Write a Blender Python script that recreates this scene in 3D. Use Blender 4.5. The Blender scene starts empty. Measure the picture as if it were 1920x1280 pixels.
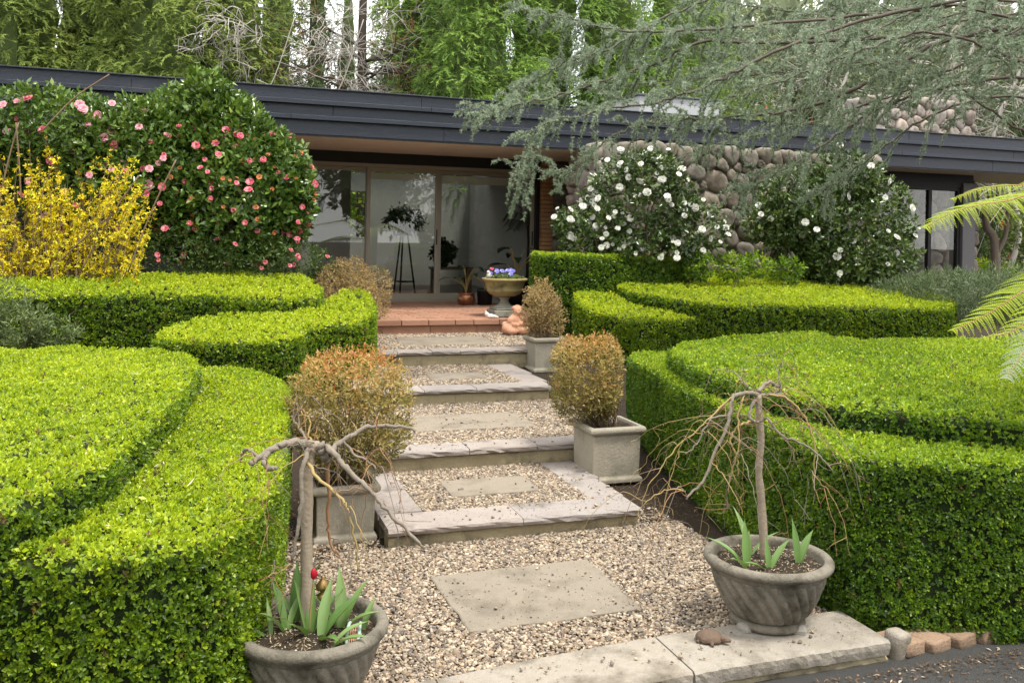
import bpy, bmesh, math, random
import numpy as np
from mathutils import Matrix, Vector
random.seed(7)
rng = np.random.default_rng(11)
scene = bpy.context.scene
C = scene.collection
PI = math.pi

# ------------------------------------------------------------------ camera
F, YH, ROLL, H, A = 1750.0, 440.0, 0.018, 1.80, math.radians(19)
cam_d = bpy.data.cameras.new('camera')
cam = bpy.data.objects.new('camera', cam_d); C.objects.link(cam)
cam_d.sensor_width = 36; cam_d.lens = F / 1920 * 36
cam_d.shift_y = -(640 - YH) / 1920
cam_d.clip_start = 0.05; cam_d.clip_end = 600
cr, sr = math.cos(ROLL), math.sin(ROLL)
cam.matrix_world = Matrix(((cr, -sr, 0, 0), (0, 0, -1, 0), (sr, cr, 0, H), (0, 0, 0, 1)))
scene.camera = cam

# ------------------------------------------------------------------ sky, sun, exposure
SUN = Vector((0.30, -0.24, 0.92)).normalized()
w = bpy.data.worlds.new('World'); scene.world = w; w.use_nodes = True
nt = w.node_tree; nt.nodes.clear()
out = nt.nodes.new('ShaderNodeOutputWorld'); bg = nt.nodes.new('ShaderNodeBackground')
sky = nt.nodes.new('ShaderNodeTexSky'); sky.sky_type = 'NISHITA'; sky.sun_disc = False
sky.sun_elevation = math.asin(SUN.z); sky.sun_rotation = math.atan2(SUN.x, SUN.y)
sky.air_density = 1.0; sky.dust_density = 2.0
tc = nt.nodes.new('ShaderNodeTexCoord')
cn = nt.nodes.new('ShaderNodeTexNoise'); cn.inputs['Scale'].default_value = 2.2; cn.inputs['Detail'].default_value = 7
cn.inputs['Roughness'].default_value = 0.55
cr_ = nt.nodes.new('ShaderNodeValToRGB'); cr_.color_ramp.elements[0].position = 0.30; cr_.color_ramp.elements[1].position = 0.52
cr_.color_ramp.elements[0].color = (0.45, 0.45, 0.45, 1); cr_.color_ramp.elements[1].color = (0.97, 0.97, 0.97, 1)
mx = nt.nodes.new('ShaderNodeMix'); mx.data_type = 'RGBA'
nt.links.new(tc.outputs['Generated'], cn.inputs['Vector']); nt.links.new(cn.outputs['Fac'], cr_.inputs['Fac'])
nt.links.new(cr_.outputs['Color'], mx.inputs['Factor']); nt.links.new(sky.outputs['Color'], mx.inputs['A'])
mx.inputs['B'].default_value = (11.0, 10.9, 10.6, 1)       # thin bright cloud
nt.links.new(mx.outputs['Result'], bg.inputs['Color']); bg.inputs['Strength'].default_value = 0.10
nt.links.new(bg.outputs['Background'], out.inputs['Surface'])
sl = bpy.data.lights.new('sun', 'SUN'); sl.energy = 2.1; sl.angle = math.radians(12); sl.color = (1.0, 0.95, 0.86)
so = bpy.data.objects.new('sun', sl); C.objects.link(so)
so.rotation_euler = (-SUN).to_track_quat('-Z', 'Y').to_euler(); so.location = (6, -4, 20)
vs = scene.view_settings; vs.view_transform = 'Standard'; vs.look = 'None'; vs.gamma = 1; vs.exposure = 1.13
vs.use_curve_mapping = False
scene.render.engine = 'CYCLES'
cy = scene.cycles
cy.use_denoising = True; cy.max_bounces = 7; cy.diffuse_bounces = 4; cy.glossy_bounces = 3; cy.transmission_bounces = 4
cy.transparent_max_bounces = 10; cy.caustics_reflective = False; cy.caustics_refractive = False

# ------------------------------------------------------------------ pixel -> place helpers
cA, sA = math.cos(A), math.sin(A)
def ray(x, y):
    px = (x - 960) / F; pd = (y - YH) / F
    return px + ROLL * pd, -(pd - ROLL * px)
def onz(x, y, z):
    a, b = ray(x, y); Y = (z - H) / b
    return np.array([a * Y, Y, z])
def atY(x, y, Y):
    a, b = ray(x, y)
    return np.array([a * Y, Y, H + b * Y])
def onslope(x, y, z0, v0, k):
    a, b = ray(x, y); Y = (z0 - k * v0 - H) / (b - k * (cA - a * sA))
    return np.array([a * Y, Y, H + b * Y])
def P(u, v, z=0.0):
    return np.array([u * cA - v * sA, u * sA + v * cA, z])
def UV(x, y):
    return x * cA + y * sA, -x * sA + y * cA
# house frame: s along the front, t backwards
HA = math.radians(21); cH, sH = math.cos(HA), math.sin(HA)
HP = P(3.0, 12.1)[:2]
def Hs(s, t, z=0.0):
    return np.array([HP[0] + s * cH - t * sH, HP[1] + s * sH + t * cH, z])
def hs(x, t, y=400):                     # s of a pixel column on the plane t
    a, b = ray(x, y)
    v = -HP[0] * sH + HP[1] * cH + t
    Y = v / (cH - a * sH)
    return (a * Y - HP[0]) * cH + (Y - HP[1]) * sH
def hz(x, y, t):
    a, b = ray(x, y)
    v = -HP[0] * sH + HP[1] * cH + t
    return H + b * v / (cH - a * sH)
TV = np.array([-60, 3.45, 3.65, 5.3, 6.4, 8.1, 9.55, 11.2, 13, 30, 200])
TZ = np.array([-.14, -.14, -.03, -.03, .07, .21, .36, .52, .66, .68, .9])
def terrain(x, y):
    v = -np.asarray(x) * sA + np.asarray(y) * cA
    return np.interp(v, TV, TZ)

# ------------------------------------------------------------------ mesh helpers
ORG = {}
def org(o):
    return ORG.get(o.name, np.zeros(3)) if o else np.zeros(3)
def tag(o, label=None, cat=None, group=None, kind=None):
    if label: o['label'] = label
    if cat: o['category'] = cat
    if group: o['group'] = group
    if kind: o['kind'] = kind
    return o
def thing(name, loc, label, cat, group=None):
    o = bpy.data.objects.new(name, None); C.objects.link(o)
    o.empty_display_size = 0.1
    o.location = tuple(loc); ORG[o.name] = np.array(loc, float)
    return tag(o, label, cat, group)
def npmesh(name, verts, loops, starts, mat, attr=None, smooth=False):
    me = bpy.data.meshes.new(name)
    me.vertices.add(len(verts)); me.vertices.foreach_set('co', np.ascontiguousarray(verts, np.float32).ravel())
    me.loops.add(len(loops)); me.loops.foreach_set('vertex_index', np.ascontiguousarray(loops, np.int32))
    me.polygons.add(len(starts)); me.polygons.foreach_set('loop_start', np.ascontiguousarray(starts, np.int32))
    if smooth: me.polygons.foreach_set('use_smooth', np.ones(len(starts), bool))
    if attr is not None:
        at = me.attributes.new('rnd', 'FLOAT', 'FACE'); at.data.foreach_set('value', np.ascontiguousarray(attr, np.float32))
    me.update(calc_edges=True)
    if mat: me.materials.append(mat)
    return me
def link(name, me, parent=None, loc=None, rot=None, scale=None):
    o = bpy.data.objects.new(name, me); C.objects.link(o)
    if parent:
        o.parent = parent; ORG[o.name] = org(parent)
    if loc is not None: o.location = tuple(loc)
    if rot is not None: o.rotation_euler = rot
    if scale is not None: o.scale = scale
    return o
def piece(name, me, parent, wloc, rot=(0, 0, 0), scale=(1, 1, 1)):     # a shared-mesh piece at a world place
    return link(name, me, parent, np.array(wloc) - org(parent), rot, scale)
class MB:
    def __init__(s): s.v = []; s.f = []; s.n = 0; s.sm = []
    def add(s, verts, faces, smooth=False):
        s.v.append(np.asarray(verts, float)); s.f += [tuple(i + s.n for i in f) for f in faces]
        s.sm += [smooth] * len(faces); s.n += len(verts); return s
    def hexa(s, p8, smooth=False):           # 0-3 bottom ccw, 4-7 top
        return s.add(p8, [(3, 2, 1, 0), (4, 5, 6, 7), (0, 1, 5, 4), (1, 2, 6, 5), (2, 3, 7, 6), (3, 0, 4, 7)], smooth)
    def box(s, c0, c1, fn=None):             # box in local coords mapped by fn
        (x0, y0, z0), (x1, y1, z1) = c0, c1
        p = [(x0, y0, z0), (x1, y0, z0), (x1, y1, z0), (x0, y1, z0), (x0, y0, z1), (x1, y0, z1), (x1, y1, z1), (x0, y1, z1)]
        return s.hexa([fn(*q) if fn else q for q in p])
    def tube(s, pts, rad, n=6, cap=True, smooth=True):
        pts = np.asarray(pts, float); m = len(pts)
        rad = np.broadcast_to(np.asarray(rad, float), (m,))
        t = np.gradient(pts, axis=0); t /= np.linalg.norm(t, axis=1, keepdims=True) + 1e-9
        ref = np.array([0.31, 0.52, 0.79]); 
        if abs(np.dot(ref, t[0])) > .9: ref = np.array([.9, -.3, .1])
        e1 = np.cross(t, ref); e1 /= np.linalg.norm(e1, axis=1, keepdims=True) + 1e-9
        e2 = np.cross(t, e1)
        a = np.arange(n) * 2 * PI / n
        ring = pts[:, None, :] + rad[:, None, None] * (np.cos(a)[None, :, None] * e1[:, None, :] + np.sin(a)[None, :, None] * e2[:, None, :])
        fs = []
        for i in range(m - 1):
            for j in range(n):
                k = (j + 1) % n
                fs.append((i * n + j, i * n + k, (i + 1) * n + k, (i + 1) * n + j))
        if cap: fs.append(tuple(range(n - 1, -1, -1))); fs.append(tuple((m - 1) * n + j for j in range(n)))
        return s.add(ring.reshape(-1, 3), fs, smooth)
    def lathe(s, prof, n, c=(0, 0, 0), fn=None, smooth=True, captop=True, capbot=True):
        m = len(prof); vs_ = []
        for i, (r, z) in enumerate(prof):
            for j in range(n):
                a = 2 * PI * j / n
                rr = r * (fn(i, j, a, z) if fn else 1)
                vs_.append((c[0] + rr * math.cos(a), c[1] + rr * math.sin(a), c[2] + z))
        fs = [(i * n + j, i * n + (j + 1) % n, (i + 1) * n + (j + 1) % n, (i + 1) * n + j) for i in range(m - 1) for j in range(n)]
        if capbot: fs.append(tuple(range(n - 1, -1, -1)))
        if captop: fs.append(tuple((m - 1) * n + j for j in range(n)))
        return s.add(vs_, fs, smooth)
    def mesh(s, name, mat, off=None):
        v = np.concatenate(s.v)
        if off is not None: v = v - off
        me = bpy.data.meshes.new(name); me.from_pydata(v.tolist(), [], s.f)
        me.polygons.foreach_set('use_smooth', s.sm); me.update()
        if mat: me.materials.append(mat)
        return me
    def build(s, name, mat, parent=None, bevel=0, seg=2):
        o = link(name, s.mesh(name, mat, org(parent)), parent)
        if name in ('twigs', 'stems', 'canes', 'limbs'): o['kind'] = 'stuff'
        if bevel:
            b = o.modifiers.new('bevel', 'BEVEL'); b.width = bevel; b.segments = seg; b.limit_method = 'ANGLE'; b.harden_normals = False
        return o
def cat(pts, n=8):                           # smooth curve through points
    p = np.asarray(pts, float)
    if len(p) < 3: return np.array([p[0] + (p[-1] - p[0]) * t for t in np.linspace(0, 1, n)])
    q = np.vstack([2 * p[0] - p[1], p, 2 * p[-1] - p[-2]]); o = []
    for i in range(1, len(q) - 2):
        a, b, c, d = q[i - 1], q[i], q[i + 1], q[i + 2]
        for t in np.linspace(0, 1, n, endpoint=False):
            o.append(.5 * (2 * b + (c - a) * t + (2 * a - 5 * b + 4 * c - d) * t * t + (3 * b - a - 3 * c + d) * t ** 3))
    o.append(p[-1]); return np.array(o)
_nd = rng.normal(0, 1, (14, 3)); _np = rng.uniform(0, 6.28, 14)
def noise(p, s=1.0):                         # smooth pseudo-noise, about -1..1
    p = np.asarray(p, float) * s; r = 0
    for i in range(14): r = r + np.sin(p @ (_nd[i] * (1 + .35 * (i % 5))) + _np[i])
    return r / 5.0
def nrm(a): return a / (np.linalg.norm(a, axis=-1, keepdims=True) + 1e-9)
def basis(n):
    h = np.where(np.abs(n[:, 2:3]) < .9, np.array([[0., 0, 1]]), np.array([[1., 0, 0]]))
    e1 = nrm(np.cross(n, h)); return e1, np.cross(n, e1)
def sprigs(Pp, N, k, L, W, spread=(20, 80), step=.3, jit=.45, rnd=None, grow=(.65, 1.0), mix=.5):
    n = len(Pp); ax = nrm(N + rng.normal(0, jit, (n, 3))); e1, e2 = basis(ax)
    ph0 = rng.uniform(0, 2 * PI, n); r0 = rng.uniform(0, 1, n) if rnd is None else rnd
    L = np.broadcast_to(np.asarray(L, float), (n,))
    outs = []
    for j in range(k):
        t = j / max(1, k - 1)
        th = np.radians(spread[0] + (spread[1] - spread[0]) * t) + rng.normal(0, .18, n)
        ph = ph0 + j * PI + (j // 2) * 1.4 + rng.normal(0, .3, n)
        rad = np.cos(ph)[:, None] * e1 + np.sin(ph)[:, None] * e2
        d = nrm(np.cos(th)[:, None] * ax + np.sin(th)[:, None] * rad)
        side = nrm(np.cross(d, ax) + rng.normal(0, .25, (n, 3)))
        side = nrm(side - d * np.sum(side * d, 1, keepdims=True))
        g = (grow[0] + (grow[1] - grow[0]) * t) * rng.uniform(.8, 1.2, n)
        base = Pp - ax * (t * step * k * .5 * L)[:, None] + d * (L * .06)[:, None]
        outs.append((base, d, side, L * g, L * g * W, np.clip(r0 * mix + rng.uniform(0, 1, n) * (1 - mix), 0, 1)))
    return [np.concatenate([o[i] for o in outs]) for i in range(6)]
def leafmesh(name, sets, mat, parent=None, fold=.22, wide=.45, blade=False, bend=0.0):
    b, d, s, L, W, r = [np.concatenate([q[i] for q in sets]) for i in range(6)]
    n = len(b); nor = np.cross(s, d); Lx = L[:, None]; Wx = W[:, None]
    b = b - org(parent)
    if blade:                                # one triangle each
        v = np.stack([b - s * Wx * .5, b + s * Wx * .5, b + d * Lx], 1).reshape(-1, 3)
        loops = np.arange(3 * n); at = r; starts = np.arange(n) * 3
    else:
        v = np.stack([b, b + d * Lx * wide + s * Wx * .5 + nor * Wx * fold, b + d * Lx + nor * Lx * bend, b + d * Lx * wide - s * Wx * .5 + nor * Wx * fold], 1).reshape(-1, 3)
        i = np.arange(n)[:, None] * 4
        loops = (i + np.array([[0, 1, 2, 0, 2, 3]])).ravel(); starts = np.arange(2 * n) * 3; at = np.repeat(r, 2)
    o = link(name, npmesh(name, v, loops, starts, mat, at), parent)
    if parent: o['kind'] = 'stuff'
    return o
def blob(c, rad, n, shell=.35, lump=.14, freq=2.0, zmin=None, cambias=.7, boxy=0):
    d = nrm(rng.normal(0, 1, (int(n * 2.2), 3)))
    c = np.asarray(c, float); rad = np.asarray(rad, float)
    tocam = nrm(np.array([0, 0, H]) - c)
    keep = (d @ tocam > -.25) | (rng.uniform(0, 1, len(d)) > cambias)
    d = d[keep][:n]
    if boxy: d = np.sign(d) * np.abs(d) ** boxy; d = d / (np.sum(np.abs(d) ** 3, 1, keepdims=True) ** (1 / 3))
    f = (1 + lump * noise(d * 1.0 + c, freq)) * (1 - shell * rng.uniform(0, 1, len(d)) ** 2)
    p = c + d * rad * f[:, None]; N = nrm(d / rad)
    if zmin is not None:
        k = p[:, 2] > zmin; p = p[k]; N = N[k]
    return p, N
def inpoly(x, y, poly):
    poly = np.asarray(poly); c = np.zeros(len(x), bool); j = len(poly) - 1
    for i in range(len(poly)):
        xi, yi = poly[i]; xj, yj = poly[j]
        c ^= ((yi > y) != (yj > y)) & (x < (xj - xi) * (y - yi) / (yj - yi + 1e-12) + xi); j = i
    return c
def edgedist(x, y, poly):
    poly = np.asarray(poly); best = np.full(len(x), 1e9); nx = np.zeros(len(x)); ny = np.zeros(len(x))
    ar = np.sum(poly[:, 0] * np.roll(poly[:, 1], -1) - poly[:, 1] * np.roll(poly[:, 0], -1))
    for i in range(len(poly)):
        a = poly[i]; b = poly[(i + 1) % len(poly)]; e = b - a; L2 = e @ e + 1e-12
        t = np.clip(((x - a[0]) * e[0] + (y - a[1]) * e[1]) / L2, 0, 1)
        dx = x - (a[0] + t * e[0]); dy = y - (a[1] + t * e[1]); dd = np.hypot(dx, dy)
        m = dd < best; best[m] = dd[m]
        o = np.array([e[1], -e[0]]) / math.sqrt(L2) * (1 if ar > 0 else -1)
        nx[m] = o[0]; ny[m] = o[1]
    return best, nx, ny
def chaikin(p, k=2):
    p = np.asarray(p, float)
    for _ in range(k):
        q = np.roll(p, -1, 0); p = np.stack([.75 * p + .25 * q, .25 * p + .75 * q], 1).reshape(-1, 2)
    return p

# ------------------------------------------------------------------ materials
def _tree(name):
    m = bpy.data.materials.new(name); m.use_nodes = True; t = m.node_tree
    b = t.nodes['Principled BSDF']; return m, t, b
def ramp(t, cols, fac, inter='LINEAR'):
    r = t.nodes.new('ShaderNodeValToRGB'); el = r.color_ramp.elements; r.color_ramp.interpolation = inter
    n = len(cols)
    while len(el) < n: el.new(.5)
    for i, c in enumerate(cols):
        if len(c) == 4: el[i].position = c[3]
        else: el[i].position = i / max(1, n - 1)
        el[i].color = (*c[:3], 1)
    t.links.new(fac, r.inputs['Fac']); return r.outputs['Color']
def tex(t, scale, detail=6, rough=.6, coord='Object', stretch=None, dist=0):
    c = t.nodes.new('ShaderNodeTexCoord'); n = t.nodes.new('ShaderNodeTexNoise')
    n.inputs['Scale'].default_value = scale; n.inputs['Detail'].default_value = detail; n.inputs['Roughness'].default_value = rough
    n.inputs['Distortion'].default_value = dist
    src = c.outputs[coord]
    if stretch:
        mp = t.nodes.new('ShaderNodeMapping'); mp.inputs['Scale'].default_value = stretch
        t.links.new(src, mp.inputs['Vector']); src = mp.outputs['Vector']
    t.links.new(src, n.inputs['Vector']); return n.outputs['Fac']
def mixc(t, a, b, fac, blend='MIX'):
    m = t.nodes.new('ShaderNodeMix'); m.data_type = 'RGBA'; m.blend_type = blend
    for k, v in (('A', a), ('B', b)):
        if isinstance(v, tuple): m.inputs[k].default_value = (*v[:3], 1)
        else: t.links.new(v, m.inputs[k])
    if isinstance(fac, (int, float)): m.inputs['Factor'].default_value = fac
    else: t.links.new(fac, m.inputs['Factor'])
    return m.outputs['Result']
def surf(name, cols, scale=6, rough=.85, fine=(60, .35), bump=(40, .3), rand=0, stretch=None, spec=.3, stain=None, metal=0, dist=0):
    m, t, b = _tree(name)
    col = ramp(t, cols, tex(t, scale, stretch=stretch, dist=dist))
    if fine:
        g = ramp(t, [(1 - fine[1],) * 3, (1 + fine[1] * .4,) * 3], tex(t, fine[0], 4, .7, stretch=stretch))
        col = mixc(t, col, g, 1.0, 'MULTIPLY')
    if stain:                                # (colour, scale, lo, hi)
        s = t.nodes.new('ShaderNodeMapRange'); s.inputs['From Min'].default_value = stain[2]; s.inputs['From Max'].default_value = stain[3]
        t.links.new(tex(t, stain[1], 8, .65), s.inputs['Value']); col = mixc(t, col, stain[0], s.outputs['Result'])
    if rand:
        oi = t.nodes.new('ShaderNodeObjectInfo')
        g = ramp(t, [(1 - rand,) * 3, (1 + rand * .1, 1 - rand * .05, 1 - rand * .18), (1, 1, 1), (1 - rand * .5, 1 - rand * .45, 1 - rand * .35)], oi.outputs['Random'])
        col = mixc(t, col, g, 1.0, 'MULTIPLY')
    t.links.new(col, b.inputs['Base Color']); b.inputs['Roughness'].default_value = rough
    b.inputs['Specular IOR Level'].default_value = spec; b.inputs['Metallic'].default_value = metal
    if bump:
        bp = t.nodes.new('ShaderNodeBump'); bp.inputs['Strength'].default_value = bump[1]; bp.inputs['Distance'].default_value = .02
        t.links.new(tex(t, bump[0], 8, .65, stretch=stretch), bp.inputs['Height']); t.links.new(bp.outputs['Normal'], b.inputs['Normal'])
    return m
def leafmat(name, cols, rough=.42, transl=.28, spec=.5, tcol=None):
    m, t, b = _tree(name)
    at = t.nodes.new('ShaderNodeAttribute'); at.attribute_name = 'rnd'
    col = ramp(t, cols, at.outputs['Fac'])
    t.links.new(col, b.inputs['Base Color']); b.inputs['Roughness'].default_value = rough
    b.inputs['Specular IOR Level'].default_value = spec
    tr = t.nodes.new('ShaderNodeBsdfTranslucent'); ms = t.nodes.new('ShaderNodeMixShader'); ms.inputs[0].default_value = transl
    t.links.new(mixc(t, col, tcol or (1.0, 1.0, .35), .55, 'MULTIPLY') if tcol is not False else col, tr.inputs['Color'])
    o = t.nodes['Material Output']
    t.links.new(b.outputs[0], ms.inputs[1]); t.links.new(tr.outputs[0], ms.inputs[2]); t.links.new(ms.outputs[0], o.inputs['Surface'])
    return m
def instmat(name, cols, rough, *a):
    m, t, b = _tree(name); at = t.nodes.new('ShaderNodeAttribute'); at.attribute_type = 'INSTANCER'; at.attribute_name = 'rnd'
    col = ramp(t, cols, at.outputs['Fac']); g = ramp(t, [(.73, .69, .63), (1.14, 1.10, 1.03)], tex(t, 1.6, 4, .7)); col = mixc(t, col, g, 1.0, 'MULTIPLY')
    t.links.new(col, b.inputs['Base Color']); b.inputs['Roughness'].default_value = rough; b.inputs['Specular IOR Level'].default_value = .3; return m
M = {}
M['soil'] = surf('soil', [(.016, .011, .007), (.05, .035, .022), (.025, .017, .011)], 12, .95, (90, .6), (40, .9))
M['asphalt'] = surf('asphalt', [(.075, .074, .072), (.125, .122, .117)], 5, .9, (190, .75), (190, 1.0), spec=.3, stain=((.15, .135, .115), 5, .58, .8))
M['gravelbed'] = surf('gravel_bed', [(.09, .07, .05), (.17, .135, .10)], 60, .95, (120, .5), (90, .8))
M['pebble'] = instmat('pebble', [(.42, .35, .26), (.50, .435, .35), (.22, .16, .11), (.13, .115, .10), (.34, .26, .185), (.06, .055, .055), (.48, .39, .29), (.10, .09, .085), (.38, .33, .28), (.19, .13, .09), (.54, .48, .40), (.20, .165, .135), (.085, .08, .083), (.42, .34, .25)], .7)
M['sandstone'] = surf('sandstone', [(.20, .17, .13), (.28, .24, .19), (.235, .19, .15)], 4.5, .85, (120, .28), (80, .4), stain=((.13, .11, .08), 3.5, .48, .76), rand=.1)
M['capstone'] = surf('cap_stone', [(.235, .20, .18), (.35, .31, .285), (.275, .24, .22)], 3, .82, (90, .25), (45, .4), rand=.16, stain=((.115, .10, .085), 3.1, .55, .75))
M['riser'] = surf('riser_block', [(.24, .20, .125), (.38, .325, .205), (.31, .265, .175)], 3, .9, (70, .3), (50, .4), stain=((.075, .062, .045), 3.4, .46, .64))
M['kerb'] = surf('kerb_stone', [(.22, .19, .15), (.36, .325, .275), (.27, .225, .17)], 4, .88, (110, .32), (60, .5), rand=.1, stain=((.10, .085, .06), 4.2, .47, .72))
M['brick'] = surf('brick', [(.28, .145, .095), (.39, .215, .145), (.33, .18, .12)], 5, .88, (70, .3), (60, .4), rand=.28, stain=((.17, .11, .085), 3, .6, .8))
M['tanbrick'] = surf('tan_brick', [(.36, .19, .085), (.48, .28, .14)], 5, .88, (70, .3), (60, .4), rand=.2)
M['edgebrick'] = surf('edging_brick', [(.26, .17, .11), (.38, .26, .175), (.24, .155, .105)], 6, .9, (70, .4), (60, .6), rand=.25, stain=((.08, .06, .045), 6, .48, .68))
M['mortar'] = surf('mortar', [(.13, .115, .09), (.21, .185, .155)], 10, .95, (80, .3), (40, .5))
M['boulder'] = surf('boulder', [(.12, .108, .085), (.27, .245, .205), (.19, .16, .125), (.24, .225, .20)], 2.2, .85, (30, .35), (10, .5), rand=.38, stain=((.06, .052, .04), 2.4, .5, .72))
M['boulderlight'] = surf('pale_boulder', [(.24, .205, .18), (.42, .375, .335), (.32, .25, .21)], 2.2, .85, (30, .35), (10, .5), rand=.36, stain=((.09, .08, .065), 2.4, .52, .75))
M['navy'] = surf('navy_painted_timber', [(.008, .013, .026), (.016, .023, .041), (.011, .017, .032)], 3, .34, (30, .25), (24, .35), rand=.22, stretch=(1, 1, 9), spec=.5, stain=((.05, .055, .062), 1.6, .60, .82))
M['palegrey'] = surf('pale_grey_sheet', [(.36, .37, .39), (.42, .43, .45)], 2, .5, (20, .1), None)
M['roof'] = surf('roof_sheet', [(.09, .095, .10), (.14, .145, .15)], 2, .6, (20, .2), None)
M['soffit'] = surf('soffit_board', [(.80, .78, .73), (.84, .82, .77)], 1.2, .7, (30, .08), (30, .05))
M['black'] = surf('black_timber', [(.010, .010, .011), (.020, .019, .019)], 4, .55, (30, .3), (30, .2))
M['bronze'] = surf('bronze_aluminium', [(.25, .225, .175), (.31, .28, .22)], 8, .38, (60, .1), None, spec=.5)
M['wallin'] = surf('interior_plaster', [(.30, .29, .28), (.35, .34, .325)], 1.5, .9, None, None)
M['floorin'] = surf('interior_floor', [(.10, .075, .055), (.15, .115, .085)], 3, .4, (20, .2), None)
M['darkgrey'] = surf('dark_grey_render', [(.06, .06, .065), (.085, .085, .09)], 4, .6, (40, .15), (40, .1))
M['greypost'] = surf('grey_post', [(.115, .11, .115), (.145, .14, .145)], 4, .55, (40, .12), (40, .1))
M['planter'] = surf('planter_concrete', [(.24, .215, .165), (.36, .325, .26), (.29, .27, .21)], 5, .9, (90, .3), (55, .35), stain=((.13, .125, .09), 4, .5, .75), rand=.12)
M['pot'] = surf('pot_concrete', [(.125, .11, .085), (.25, .225, .18), (.175, .155, .12)], 7, .92, (120, .4), (80, .5), stain=((.065, .058, .042), 6, .46, .66), rand=.1)
M['mossurn'] = surf('mossy_urn_stone', [(.20, .16, .055), (.34, .28, .12), (.23, .21, .15)], 6, .92, (70, .4), (50, .4), stain=((.06, .055, .03), 5, .52, .7))
M['urnbase'] = surf('urn_plinth_stone', [(.25, .25, .20), (.40, .39, .33)], 7, .92, (70, .4), (50, .4), stain=((.09, .09, .06), 5, .5, .7))
M['terracotta'] = surf('terracotta', [(.46, .22, .13), (.58, .31, .20), (.40, .19, .12)], 8, .85, (60, .3), (40, .4))
M['copper'] = surf('copper', [(.26, .11, .055), (.38, .17, .09)], 9, .38, (40, .3), None, metal=.8)
M['blackplastic'] = surf('black_plastic', [(.012, .012, .013), (.018, .018, .018)], 5, .45, None, None)
M['whitestone'] = surf('white_ornament', [(.62, .60, .56), (.75, .73, .70)], 20, .7, (60, .2), (50, .3), stain=((.3, .22, .17), 14, .55, .7))
M['footstone'] = surf('pot_foot_stone', [(.26, .24, .21), (.36, .34, .31)], 9, .9, (90, .25), (50, .4))
M['turtle'] = surf('brown_ornament', [(.10, .065, .045), (.20, .14, .10)], 20, .7, (80, .3), (60, .5))
M['bark'] = surf('grey_brown_bark', [(.15, .115, .085), (.27, .22, .175), (.19, .15, .115)], 14, .85, (90, .35), (40, .5))
M['maplebark'] = surf('maple_bark', [(.20, .15, .105), (.33, .27, .20), (.26, .21, .16)], 16, .75, (120, .3), (60, .4))
M['maplelimb'] = surf('maple_limb_bark', [(.15, .12, .09), (.30, .26, .21)], 18, .75, (120, .3), (60, .4))
M['redtwig'] = surf('red_brown_twig', [(.20, .085, .06), (.32, .20, .08)], 6, .7, None, None)
M['yellowtwig'] = surf('olive_twig', [(.27, .20, .06), (.34, .25, .12)], 6, .7, None, None)
M['cedarbark'] = surf('cedar_bark', [(.085, .068, .055), (.17, .14, .115)], 14, .9, (60, .4), (30, .5))
M['innercrown'] = surf('shade_toned_inner_foliage', [(.03, .05, .014), (.09, .13, .035), (.05, .08, .02)], 9, .95, (30, .7), (14, 1.0))  # darker than the sprays: shade inside the crowns put into the colour
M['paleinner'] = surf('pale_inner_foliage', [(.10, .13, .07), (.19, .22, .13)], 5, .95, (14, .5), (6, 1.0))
M['darkbark'] = surf('dark_bark', [(.045, .034, .027), (.10, .08, .065)], 8, .9, (50, .4), (25, .6))
M['paletwig'] = surf('pale_grey_twig', [(.34, .31, .28), (.52, .48, .44)], 3, .85, None, None)
M['shrubtwig'] = surf('shrub_stem', [(.15, .10, .06), (.28, .20, .13)], 12, .85, (60, .3), None)
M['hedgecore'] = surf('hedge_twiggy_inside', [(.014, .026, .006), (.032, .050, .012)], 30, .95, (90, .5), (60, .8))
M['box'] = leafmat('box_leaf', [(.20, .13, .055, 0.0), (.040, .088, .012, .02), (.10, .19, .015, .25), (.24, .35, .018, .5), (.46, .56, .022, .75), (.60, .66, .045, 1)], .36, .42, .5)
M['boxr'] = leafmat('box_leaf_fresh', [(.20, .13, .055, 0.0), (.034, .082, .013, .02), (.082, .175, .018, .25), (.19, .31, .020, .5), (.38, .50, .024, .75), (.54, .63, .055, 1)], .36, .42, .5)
M['camleaf'] = leafmat('camellia_leaf', [(.036, .075, .016), (.075, .145, .026), (.14, .225, .038), (.25, .33, .06)], .22, .14, .6)
M['camleafd'] = leafmat('white_camellia_leaf', [(.032, .06, .022), (.068, .115, .034), (.125, .185, .05), (.24, .28, .065)], .22, .14, .6)
M['forsythia'] = leafmat('forsythia_flower', [(.66, .48, .012), (.80, .64, .02), (.86, .76, .04), (.42, .52, .05)], .6, .3, .2, (1, 1, .3))
M['azalea'] = leafmat('azalea_leaf', [(.035, .06, .018), (.07, .12, .025), (.12, .18, .04)], .45, .25, .4)
M['sage'] = leafmat('dull_green_leaf', [(.07, .10, .04), (.14, .19, .065), (.22, .28, .10)], .5, .25, .4)
M['nandina'] = leafmat('russet_leaf', [(.075, .07, .022), (.19, .17, .045), (.40, .33, .10), (.50, .27, .09), (.48, .15, .065)], .45, .3, .4, (1, .9, .4))
M['straw'] = leafmat('straw_leaf', [(.20, .14, .06), (.36, .26, .11), (.48, .35, .16), (.52, .32, .15)], .55, .3, .35, (1, .9, .5))
M['tulip'] = leafmat('tulip_leaf', [(.11, .21, .055), (.17, .29, .08), (.25, .37, .14)], .4, .25, .5)
M['tulipred'] = leafmat('tulip_petal', [(.50, .01, .03), (.62, .03, .06)], .4, .3, .4, False)
M['cedar'] = leafmat('blue_cedar_needle', [(.13, .18, .105), (.23, .295, .19), (.35, .42, .30), (.47, .54, .42)], .55, .3, .3, False)
M['cypress'] = leafmat('cypress_spray', [(.06, .095, .022), (.125, .18, .036), (.21, .275, .058), (.30, .37, .085)], .6, .3, .2)
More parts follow.
